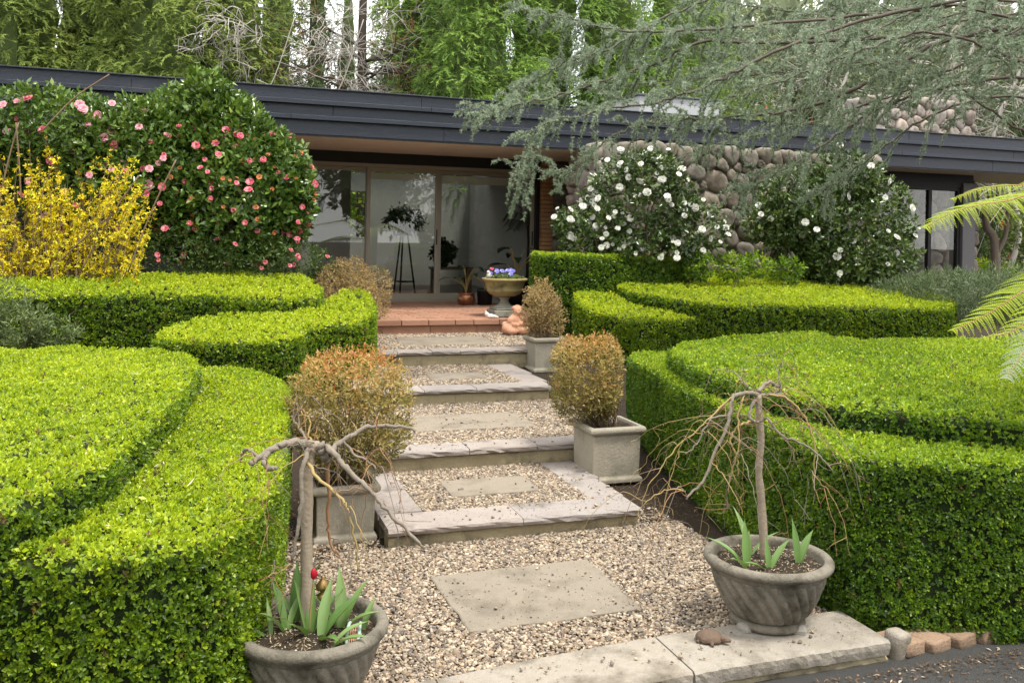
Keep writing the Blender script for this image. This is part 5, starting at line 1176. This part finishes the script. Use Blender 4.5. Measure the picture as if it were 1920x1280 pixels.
def cypress(label, px_, Y, R0, hgt, mat, n, seed, narrow=.75, grp='conifers standing behind the house'):
    n = int(n * (1.7 if mat == 'palebroad' else 2.3))
    rs = np.random.default_rng(seed); x, y = atY(px_, 300, Y)[:2]; g = float(terrain(x, y)); t = thing('cypress_tree', (x, y, g), label, 'tree', grp)
    MB().tube([(x, y, g - .05), (x + .05, y, hgt * .5), (x, y, hgt * .97)], [.22, .15, .03], 8).build('trunk', M['darkbark'], t)
    def radius(dx, dy, zz): return R0 * np.clip(1 - (zz - 1) / (hgt - .6), .03, 1) ** narrow * (1 + .22 * noise(np.stack([dx * 2.2 + seed, dy * 2.2, zz * 1.0], 1), 1.0))
    # inside of the crown, its shade put into a darker colour
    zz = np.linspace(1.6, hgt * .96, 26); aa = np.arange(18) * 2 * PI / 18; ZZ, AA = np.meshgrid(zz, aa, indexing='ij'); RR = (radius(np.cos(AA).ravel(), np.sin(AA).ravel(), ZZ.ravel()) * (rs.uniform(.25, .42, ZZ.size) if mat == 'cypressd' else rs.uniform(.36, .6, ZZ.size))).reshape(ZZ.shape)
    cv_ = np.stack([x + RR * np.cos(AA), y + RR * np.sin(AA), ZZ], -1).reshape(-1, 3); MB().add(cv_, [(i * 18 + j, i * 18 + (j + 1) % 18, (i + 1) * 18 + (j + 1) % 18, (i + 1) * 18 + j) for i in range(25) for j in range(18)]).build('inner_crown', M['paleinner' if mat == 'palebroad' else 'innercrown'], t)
    # billowing boughs, each covered with small sprays
    fs = max(1.0, Y / 24); nc = int(150 * R0 / 1.7); zc = np.where(rs.uniform(0, 1, nc) < .84, rs.uniform(2.6, 9.4, nc), rs.uniform(2.6, hgt * .97, nc)); ac = rs.uniform(0, 2 * PI, nc); flip_ = np.sin(ac) > .25; ac = np.where(flip_ & (rs.uniform(0, 1, nc) < .75), -ac, ac)
    dc = np.stack([np.cos(ac), np.sin(ac), np.zeros(nc)], 1); Rc = radius(dc[:, 0], dc[:, 1], zc) * rs.uniform(.72, .98, nc); cen = np.stack([x + dc[:, 0] * Rc, y + dc[:, 1] * Rc, zc], 1); rad = rs.uniform(.30, .62, nc) * fs * np.clip(Rc / R0 * 1.5, .45, 1); tc = np.clip(rs.normal(.45, .14, nc), .1, .85)
    ci = rs.choice(nc, n, p=rad ** 2 / np.sum(rad ** 2)); m = n; dd0 = nrm(rs.normal(0, 1, (m, 3)) + dc[ci] * .55 + (0, -.25, .35)); p = cen[ci] + dd0 * (rad[ci] * rs.uniform(.6, 1.05, m))[:, None] * (1, 1, .8)
    d0 = nrm(dd0 * .8 + rs.normal(0, .3, (m, 3)) + (0, 0, -.12)); sd = nrm(np.cross(d0, [0, 0, 1.])); ln = rs.uniform(.14, .30, m) * fs; B = []
    tone = np.clip(tc[ci] + rs.normal(0, .1, m) + .12 * dd0[:, 2], 0, 1); nb = 11
    for i in range(nb):
        s_ = i / (nb - 1); q = p + d0 * (ln * s_)[:, None] + np.array([0, 0, -1.]) * (ln * .45 * s_ ** 2)[:, None]
        sg = 1 if i % 2 else -1; w_ = (1 - .6 * s_)
        d = nrm(d0 * .7 + sd * sg * (.75 * w_ + .1) + np.array([0, 0, -.1 - .35 * s_]) + rs.normal(0, .3, (m, 3)))
        B.append((q, d, nrm(np.cross(d, [0.2, -.6, .8]) + rs.normal(0, .4, (m, 3))), rs.uniform(.07, .15, m) * (1.1 - .3 * s_) * fs, rs.uniform(.024, .042, m) * fs, np.clip(tone + rs.normal(0, .1, m) + .1 * s_, 0, 1)))
    leafmesh('crown', B, M[mat], t, .1, .35, True); return t
cy_list = [('broad olive cypress behind the left end of the roof', 25, 21.5, 2.2, 15, 'cypress', 1500), ('olive cypress with a rounded front behind the pale pink camellia', 170, 23.5, 2.3, 16, 'cypress', 1500),
           ('feathery olive cypress above the tall pink camellia', 318, 21.5, 2.0, 15, 'cypress', 1500), ('slim olive cypress next to the gap with bare twigs', 425, 23, 1.8, 15, 'cypress', 1050),
           ('thin dark conifer in the gap behind the bare branches', 515, 26, 1.6, 15, 'cypressd', 850), ('thinnest dark conifer next to the bare branches', 590, 29, 1.15, 14, 'cypressd', 550),
           ('deep green conifer right of the tall bare trunk', 785, 25, 1.6, 16, 'cypressg', 1150), ('bright green conifer with weeping sprays over the roof', 905, 22, 1.8, 14, 'cypressg', 1500),
           ('tall bright conifer behind the cedar branch tips', 1015, 24, 2.0, 16, 'cypressg', 1350), ('lime green conifer behind the grey roof box', 1135, 25, 2.0, 15, 'cypressg', 1100), ('green conifer behind the thick of the cedar', 1260, 27, 2.2, 15, 'cypressg', 900),
           ('low bright young conifer just behind the middle of the roof', 865, 20.5, 1.15, 6.2, 'cypressg', 700)]
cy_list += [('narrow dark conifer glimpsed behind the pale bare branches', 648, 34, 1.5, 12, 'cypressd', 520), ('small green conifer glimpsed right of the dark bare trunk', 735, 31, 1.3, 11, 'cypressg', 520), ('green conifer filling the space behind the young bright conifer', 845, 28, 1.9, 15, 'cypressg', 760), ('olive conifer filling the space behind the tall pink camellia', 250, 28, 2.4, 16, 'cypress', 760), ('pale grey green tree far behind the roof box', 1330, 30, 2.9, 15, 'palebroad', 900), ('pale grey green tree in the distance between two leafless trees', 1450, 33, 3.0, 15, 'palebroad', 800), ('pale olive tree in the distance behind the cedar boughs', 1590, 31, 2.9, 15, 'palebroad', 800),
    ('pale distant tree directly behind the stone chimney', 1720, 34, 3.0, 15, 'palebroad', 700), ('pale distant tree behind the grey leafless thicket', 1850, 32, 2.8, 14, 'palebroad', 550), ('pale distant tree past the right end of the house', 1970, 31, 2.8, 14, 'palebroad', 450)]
for i, (lab, a, b, c, d, e, f) in enumerate(cy_list): cypress(lab, a, b, c, d, e, f, 40 + i)
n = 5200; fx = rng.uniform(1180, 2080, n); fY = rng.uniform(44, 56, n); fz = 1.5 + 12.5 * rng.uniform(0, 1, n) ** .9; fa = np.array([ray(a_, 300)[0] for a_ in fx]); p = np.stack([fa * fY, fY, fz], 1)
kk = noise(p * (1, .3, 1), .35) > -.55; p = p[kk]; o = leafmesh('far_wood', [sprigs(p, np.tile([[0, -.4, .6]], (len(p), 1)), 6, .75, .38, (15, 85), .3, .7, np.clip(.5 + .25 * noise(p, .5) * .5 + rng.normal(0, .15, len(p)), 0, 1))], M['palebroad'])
tag(o, 'pale distant wood behind the right half of the roof', 'wood', None, 'stuff')
# tall bare tree with a dark trunk in the gap, pale twiggy trees
def bare(label, px_, Y, hgt, r, seed, mat, nl, L, droop=.25, zlo=2.5, twmat='paletwig', depth=3):
    rs = np.random.default_rng(seed); x, y = atY(px_, 300, Y)[:2]; g = float(terrain(x, y)); t = thing('bare_tree', (x, y, g), label, 'tree', 'leafless trees behind the house')
    wv = .05 if r > .1 else .42; c = cat([(x, y, g - .05), (x + wv, y, hgt * .3), (x - wv * .6, y, hgt * .55), (x + wv, y, hgt * .8), (x + wv * 2, y, hgt)], 6); MB().tube(c, np.linspace(r, r * .35, len(c)), 10).build('trunk', M[mat], t)
    mb, tw = MB(), MB()
    for k in range(nl):
        z = rs.uniform(zlo, hgt); a = rs.uniform(0, 2 * PI); limbs_tree(mb, (x, y, z), (math.cos(a), math.sin(a), rs.uniform(-.15, .5)), L * rs.uniform(.6, 1.1), max(r * .26, .011), depth, rs, droop, (2, 5), .14, .010, .0, tw)
    mb.build('limbs', M[mat], t); tw.build('twigs', M[twmat], t); return t
bare('tall bare tree with a straight dark trunk above the roof', 677, 23, 12, .155, 3, 'darkbark', 24, 1.9, .10, 3.6, 'redtwig')
bare('pale grey leafless tree left of the dark trunk', 610, 22, 6.8, .032, 5, 'paletwig', 20, 1.6, .25, 3.2)
bare('pale grey leafless tree close against the dark trunk', 715, 24, 6.5, .032, 6, 'paletwig', 18, 1.3, .15, 3.0)
bare('pale leafless tree among the olive cypresses', 478, 21, 6.6, .024, 16, 'paletwig', 9, 1.4, .35, 5.0)
bare('grey leafless thicket tree right of the stone chimney', 1880, 22, 7.5, .07, 8, 'paletwig', 24, 1.7, .2, 2.5)
bare('grey leafless thicket tree behind the stone chimney', 1770, 24, 7.5, .07, 9, 'paletwig', 22, 1.8, .2, 3)
bare('grey leafless tree showing through the cedar needles', 1560, 25, 8, .07, 10, 'paletwig', 22, 1.8, .2, 3.2)
def leafy(label, px_, Y, zc, rad, n, mat, seed, flowers=0, L=.16, name='garden_tree', cat_='tree', W=.4, grp='leafy trees behind the house'):
    x, y = atY(px_, 300, Y)[:2]; g = float(terrain(x, y)); t = thing(name, (x, y, g), label, cat_, grp)
    MB().tube(cat([(x, y, g - .05), (x + .1, y, zc * .5), (x, y, zc)], 5), np.linspace(.12, .04, 11), 7).build('trunk', M['bark'], t); B = []
    rs = np.random.default_rng(seed)
    for k in range(7):
        o = rs.normal(0, .45, 3) * rad; p, N = blob((x + o[0], y + o[1], zc + o[2]), np.array(rad) * rs.uniform(.4, .65), n // 7, .5, .2, 1.3, .75)
        B.append(sprigs(p, nrm(N + (0, 0, .2)), 6, L * rng.uniform(.7, 1.2, len(p)), W, (15, 80), .4, .6, np.clip(rs.normal(.25 + .5 * rs.uniform(), .15, len(p)), 0, 1)))
    leafmesh('crown', B, M[mat], t, .15, .5)
    if flowers:
        p, N = blob((x, y - .2, zc), rad, flowers, .3); leafmesh('flowers', [sprigs(p, N, 5, .08, .6, (40, 80), .1)], M['redflower'], t)
    return t
leafy('yellow green tree with red flower sprays behind the grey roof box', 1390, 21.5, 4.0, (1.5, 1.0, 1.3), 900, 'broad', 1, 7)
leafy('yellow green tree with few red flowers left of the chimney', 1545, 22.5, 4.0, (1.5, 1.0, 1.3), 800, 'broad', 2, 5)
leafy('dark leafy tree beyond the right end of the roof', 1975, 24, 4.2, (1.6, 1.0, 1.8), 700, 'cypressd', 3)
leafy('pale green tree far behind the cedar', 1690, 30, 6, (2.2, 1.4, 2.4), 700, 'broad', 4, 0, .2)
# garden seen under the right eave
gl_ = [('sunlit shrub beyond the grey corner post', 1862, 19.5, 1.15, (.8, .6, .42), 420, 'boxr', .09), ('tall leafy shrub at the far right beyond the post', 1935, 21, 1.9, (.8, .6, .9), 520, 'broad', .1),
       ('dark evergreen shrub far beyond the post', 1835, 25, 1.9, (1.0, .7, 1.3), 520, 'cypressd', .14), ('pale yellowish shrub against the far garden', 1895, 28, 2.4, (1.5, .8, 1.5), 520, 'broad', .14), ('rounded shrub close beneath the right fern frond', 1925, 18.5, 1.0, (.6, .5, .4), 300, 'azalea', .08)]
for i, (lab, a, b, c, d, e, f, g) in enumerate(gl_): leafy(lab, a, b, c, d, e, f, 60 + i, 12 if i == 1 else 0, g, 'garden_shrub', 'shrub', .45, 'shrubs in the garden beyond the house')
x_, y_ = Hs((wa + wb) / 2, 10.0)[:2]; t = thing('garden_shrub', (x_, y_, float(terrain(x_, y_))), 'green shrub behind the house, seen through the room window', 'shrub')
p, N = blob((x_, y_, 1.9), (1.6, .8, 1.4), 500, .4, .15, 1.3, .75, 0); leafmesh('foliage', [sprigs(p, N, 6, .14, .5)], M['boxr'], t); stems(t, (x_, y_, .7), p[:8], .03)
q = atY(1868, 500, 18.2); q[2] = .66
bt_ = thing('small_bare_tree', q, 'small crooked bare trunk standing beyond the grey post', 'tree')
MB().tube(cat([q, atY(1865, 455, 18.2), atY(1850, 425, 18.2), atY(1845, 380, 18.2)], 5), np.linspace(.10, .05, 16), 8).build('trunk', M['bark'], bt_)
MB().tube(cat([atY(1866, 480, 18.2), atY(1885, 440, 18.1), atY(1890, 390, 18.0)], 5), np.linspace(.06, .03, 11), 7).build('limb', M['bark'], bt_)
# trees behind the camera (seen in the glass)
for i in range(14):
    a = -1.15 + i * .18; r = 15 + (i % 3) * 3; x, y = r * math.sin(a) * 1.5, -r * math.cos(a) * .8 - 2; zc = 4.6 + (i % 2) * 1.2
    t = thing('garden_tree', (x, y, float(terrain(x, y))), 'leafy tree across the driveway, reflected in the glass doors', 'tree', 'trees across the driveway')
    MB().tube([(x, y, -.15), (x + .2, y, zc)], [.22, .1], 7).build('trunk', M['darkbark'], t); p, N = [], []
    d = nrm(rng.normal(0, 1, (260, 3))); p = np.array([x, y, zc]) + d * (2.6, 2.6, 3.4) * rng.uniform(.45, 1, (260, 1))
    leafmesh('crown', [sprigs(p, d, 6, .5, .5, (15, 85), .4, .6)], M['cypressd'], t)
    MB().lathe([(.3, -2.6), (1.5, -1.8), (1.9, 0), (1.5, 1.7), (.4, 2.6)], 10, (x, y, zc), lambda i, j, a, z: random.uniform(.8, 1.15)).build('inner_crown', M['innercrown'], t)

# ================================================================== blue cedar boughs reaching in from the right
ct = thing('blue_cedar', (7.2, 9.6, float(terrain(7.2, 9.6))), 'blue grey cedar with drooping needle boughs hanging over the roof', 'tree')
MB().tube([(7.2, 9.6, .2), (7.25, 9.65, 2.5), (7.15, 9.6, 5), (7.2, 9.6, 8)], [.28, .25, .2, .12], 12).build('trunk', M['darkbark'], ct)
CB = [([(2060, -30), (1700, 20), (1340, 54), (1180, 60), (1090, 42), (975, 15)], 8.6, 8.9, .030), ([(2060, 60), (1700, 70), (1430, 80), (1310, 80), (1230, 120), (1150, 147), (1040, 180), (950, 203), (893, 214)], 8.8, 8.5, .034),
      ([(2060, 40), (1795, 70), (1690, 120), (1610, 165), (1500, 205), (1400, 215), (1290, 225), (1180, 240), (1110, 285), (1056, 332)], 8.4, 8.1, .036), ([(2050, 10), (1800, 40), (1670, 82), (1565, 12), (1480, -40)], 9.2, 9.3, .022),
      ([(2060, 150), (1850, 150), (1690, 185), (1590, 240), (1500, 300), (1420, 345), (1385, 360)], 9.0, 9.3, .03), ([(2000, -30), (1650, 30), (1450, 100), (1330, 160), (1230, 190), (1100, 215), (1010, 240), (988, 325)], 8.0, 7.8, .028),
      ([(2060, 110), (1820, 120), (1700, 170), (1540, 225), (1380, 262), (1300, 292)], 9.6, 9.9, .028), ([(2060, 0), (1800, -10), (1600, 30), (1400, 10), (1200, -30)], 10.0, 10.3, .026), ([(2060, 180), (1900, 110), (1750, 62), (1600, 100), (1470, 150), (1350, 190)], 7.8, 7.5, .026),
      ([(2060, 260), (1930, 250), (1820, 180), (1700, 110), (1600, 60)], 9.4, 9.8, .03), ([(2060, 220), (1880, 180), (1740, 220), (1640, 290), (1570, 340), (1540, 370)], 9.7, 10.2, .026), ([(2060, 80), (1880, 30), (1760, 10), (1640, 60), (1560, 130), (1520, 200)], 8.3, 8.0, .024),
      ([(2060, 20), (1500, -30), (1300, 10), (1150, 90), (1060, 120), (960, 180)], 9.4, 9.0, .024), ([(2060, 30), (1900, 60), (1850, 110), (1800, 150)], 7.6, 7.4, .02), ([(2060, -60), (1900, -20), (1780, 30), (1680, 20), (1580, -10)], 8.8, 9.0, .02), ([(2060, 120), (1960, 90), (1880, 60), (1800, 90), (1720, 140), (1660, 200)], 9.2, 9.0, .022), ([(2060, -40), (1750, -30), (1620, 0), (1480, 40), (1380, 100), (1300, 130)], 9.8, 9.6, .022), ([(1690, 120), (1560, 120), (1420, 140), (1260, 150), (1120, 170)], 8.4, 8.9, .016)]
tp, tn = [], []; tw = MB()
def tufts(c, s0=0.0, gap=.0115):
    L = np.concatenate([[0], np.cumsum(np.linalg.norm(np.diff(c, axis=0), axis=1))]); n = max(2, int(L[-1] * (1 - s0) / gap)); s = np.linspace(L[-1] * s0, L[-1], n)
    q = np.stack([np.interp(s, L, c[:, k]) for k in range(3)], 1); tg = nrm(np.gradient(q, axis=0)); e = rng.normal(0, 1, (n, 3)); e -= tg * np.sum(e * tg, 1, keepdims=True)
    tp.append(q); tn.append(nrm(nrm(e) * .8 + tg * .35 + (0, 0, .35)))
rs = np.random.default_rng(77)
for path, Ya, Yb, r0 in CB:
    c = cat([atY(x, y, Ya + (Yb - Ya) * i / (len(path) - 1)) for i, (x, y) in enumerate(path)], 8); c[1:] += rs.normal(0, .008, (len(c) - 1, 3)); n = len(c)
    MB().tube(c, np.linspace(r0 * .62, .004, n), 6).build('bough', M['cedarbark'], ct)
    tot = np.linalg.norm(np.diff(c, axis=0), axis=1).sum(); tufts(c, .55)
    vis = [k for k in range(2, n) if c[k][0] / c[k][1] < .62]
    ns = int(len(vis) / n * tot / .075)
    for j in range(ns):
        k = vis[int(rs.uniform(0, 1) * len(vis))]; frac = k / n; tg = c[k] - c[k - 1]; tg /= np.linalg.norm(tg); hor = np.array([-tg[1], tg[0], 0]); sg = 1 if j % 2 else -1
        ln = (.16 + .42 * (1 - frac) * rs.uniform(.3, 1)) * rs.uniform(.6, 1.15)
        d = tg * rs.uniform(.15, .6) + hor * sg * rs.uniform(.4, 1.0) + np.array([0, 0, rs.uniform(-.35, .35)]); d /= np.linalg.norm(d)
        dr_ = rs.uniform(.0, .3); b = cat([c[k], c[k] + d * ln * .5 + (0, 0, .02), c[k] + d * ln * .9 - np.array([0, 0, dr_ * ln * .45]), c[k] + d * ln - np.array([0, 0, dr_ * ln])], 2)
        tw.tube(b[::2] if len(b) > 5 else b, np.linspace(.0042, .0018, len(b[::2]) if len(b) > 5 else len(b)), 3, False); tufts(b, .12)
        for q in range(rs.integers(2, 4)):
            kk = rs.integers(3, len(b)); l2 = rs.uniform(.08, .24); d2 = d * .5 + hor * rs.uniform(-1, 1) * .6 + np.array([0, 0, rs.uniform(-.45, .3)]); d2 /= np.linalg.norm(d2)
            b2 = cat([b[kk], b[kk] + d2 * l2 * .6, b[kk] + d2 * l2 - np.array([0, 0, .25 * l2])], 2); tw.tube(b2, np.linspace(.0028, .0015, len(b2)), 3, False); tufts(b2, .05)
# hanging tails at the tips
for (x, y, Yv, ln) in ((985, 320, 7.8, .25), (1056, 332, 8.1, .12), (895, 214, 8.5, .12), (1000, 250, 7.9, .3), (1180, 245, 8.1, .3), (1270, 230, 8.2, .3), (1420, 330, 9.3, .3), (1540, 360, 10, .3), (1490, 300, 9.2, .35), (1100, 215, 7.8, .35), (1330, 270, 9.8, .3), (1590, 250, 9.1, .45), (1620, 200, 8.4, .4), (1380, 230, 8.2, .4), (1460, 215, 8.2, .45), (1230, 190, 7.8, .35)):
    for k in range(3):
        a = atY(x + rs.uniform(-22, 22), y + rs.uniform(-14, 8), Yv + rs.uniform(-.1, .1)); b = cat([a, a + (rs.normal(0, .04), rs.normal(0, .03), -ln * .5), a + (rs.normal(0, .05), rs.normal(0, .03), -ln * rs.uniform(.7, 1.1))], 4)
        tw.tube(b, np.linspace(.004, .002, len(b)), 3, False); tufts(b)
tw.build('twigs', M['cedarbark'], ct)
tp, tn = np.concatenate(tp), np.concatenate(tn); print('cedar tufts', len(tp))
if len(tp) > 33000: k = rng.choice(len(tp), 33000, False); tp, tn = tp[k], tn[k]
leafmesh('needles', [sprigs(tp, tn, 9, .033, .25, (8, 88), .02, .35, np.clip(.45 + .25 * noise(tp, 2.5) * .5 + rng.normal(0, .15, len(tp)), 0, 1), (.75, 1.0), .7)], M['cedar'], ct, 0, .4, True)

# ================================================================== litter
n = 1500; x = rng.uniform(-3.2, -.95, n); y = rng.uniform(3.1, 6.9, n); hl1p = np.array(px([(546, 690), (541, 780), (536, 870), (505, 935), (430, 993), (300, 1036), (0, 1046), (-100, 1046), (-100, 680), (200, 682)], .78)); h2 = np.array(hl2)
i2 = inpoly(x, y, h2); i1 = inpoly(x, y, hl1p); d2_, _, _ = edgedist(x, y, h2)
k = i1 & (i2 & (rng.uniform(0, 1, n) < .06) | (~i2 & (rng.uniform(0, 1, n) < np.exp(-d2_ / .12)))); x, y, i2 = x[k], y[k], i2[k]; n = len(x)
a = rng.uniform(0, 2 * PI, n); d = np.stack([np.cos(a), np.sin(a), rng.normal(0, .12, n)], 1)
o = leafmesh('fallen_leaves', [(np.stack([x, y, np.where(i2, .955, .805)], 1), nrm(d), nrm(np.cross(d, [0, 0, 1.])), rng.uniform(.012, .032, n) * np.where(rng.uniform(0, 1, n) < .12, 3, 1), rng.uniform(.004, .010, n), rng.uniform(.1, .9, n))], M['dry'], None, .3, .5, False, .12)
tag(o, 'pale dry leaves scattered on the front left hedge', 'leaves', None, 'stuff')
n = 6500; u = np.concatenate([rng.uniform(.1, .85, n // 2), rng.uniform(2.66, 3.3, n // 4), rng.uniform(2.0, 5.5, n - n // 2 - n // 4)]); v = np.concatenate([rng.uniform(3.7, 6.4, n // 2), rng.uniform(5.2, 8, n // 4), 3.30 - rng.exponential(.10, n - n // 2 - n // 4)])
z = np.where(v > 3.42, np.maximum(.006, np.interp(v, TV, TZ) + .004), -.066); a = rng.uniform(0, 2 * PI, n); d = nrm(np.stack([np.cos(a), np.sin(a), rng.normal(0, .3, n)], 1))
o = leafmesh('leaf_litter', [(np.stack([u * cA - v * sA, u * sA + v * cA, z], 1), d, nrm(np.cross(d, [0, 0, 1.])), rng.uniform(.008, .03, n), rng.uniform(.004, .011, n), rng.uniform(0, 1, n))], M['litterdark'], None, .3, .5)
tag(o, 'dark leaf litter along the hedge foot and driveway edge', 'leaves', None, 'stuff')
sz = {(1.1, 2.7, 5.22, 5.5): .121, (1.1, 1.36, 5.5, 6.4): .121, (2.46, 2.7, 5.5, 6.4): .121, (1.2, 2.1, 4.05, 4.72): .014, (1.3, 2.9, 3.42, 3.66): .034, (1.0, 2.8, 6.43, 6.62): .263, (1.7, 2.68, 7.08, 7.62): .270}
pts_ = np.concatenate([np.stack([rng.uniform(a, b, int(70 * (b - a) * (d - c) / .2)), rng.uniform(c, d, int(70 * (b - a) * (d - c) / .2)), np.full(int(70 * (b - a) * (d - c) / .2), z)], 1) for (a, b, c, d), z in sz.items()]); n = len(pts_)
a = rng.uniform(0, 2 * PI, n); d = nrm(np.stack([np.cos(a), np.sin(a), rng.normal(0, .2, n)], 1))
o = leafmesh('leaf_litter', [(np.stack([pts_[:, 0] * cA - pts_[:, 1] * sA, pts_[:, 0] * sA + pts_[:, 1] * cA, pts_[:, 2]], 1), d, nrm(np.cross(d, [0, 0, 1.])), rng.uniform(.005, .016, n), rng.uniform(.003, .007, n), rng.uniform(0, 1, n))], M['litterdark'], None, .3, .5)
tag(o, 'dark crumbs and seeds lying on the paving stones', 'leaves', None, 'stuff')
n = 260; u = rng.uniform(.8, 6, n); v = 3.32 - rng.exponential(.35, n); a = rng.uniform(0, 2 * PI, n); d = nrm(np.stack([np.cos(a), np.sin(a), rng.normal(0, .15, n)], 1))
o = leafmesh('fallen_leaves', [(np.stack([u * cA - v * sA, u * sA + v * cA, np.full(n, -.066)], 1), d, nrm(np.cross(d, [0, 0, 1.])), rng.uniform(.012, .05, n), rng.uniform(.006, .014, n), rng.uniform(.2, 1, n))], M['dry'], None, .3, .5)
tag(o, 'pale dry leaves scattered on the asphalt', 'leaves', None, 'stuff')
print('tris', sum(len(o.data.loop_triangles) if o.type == 'MESH' and not o.data.calc_loop_triangles() else 0 for o in C.objects if o.type == 'MESH'))
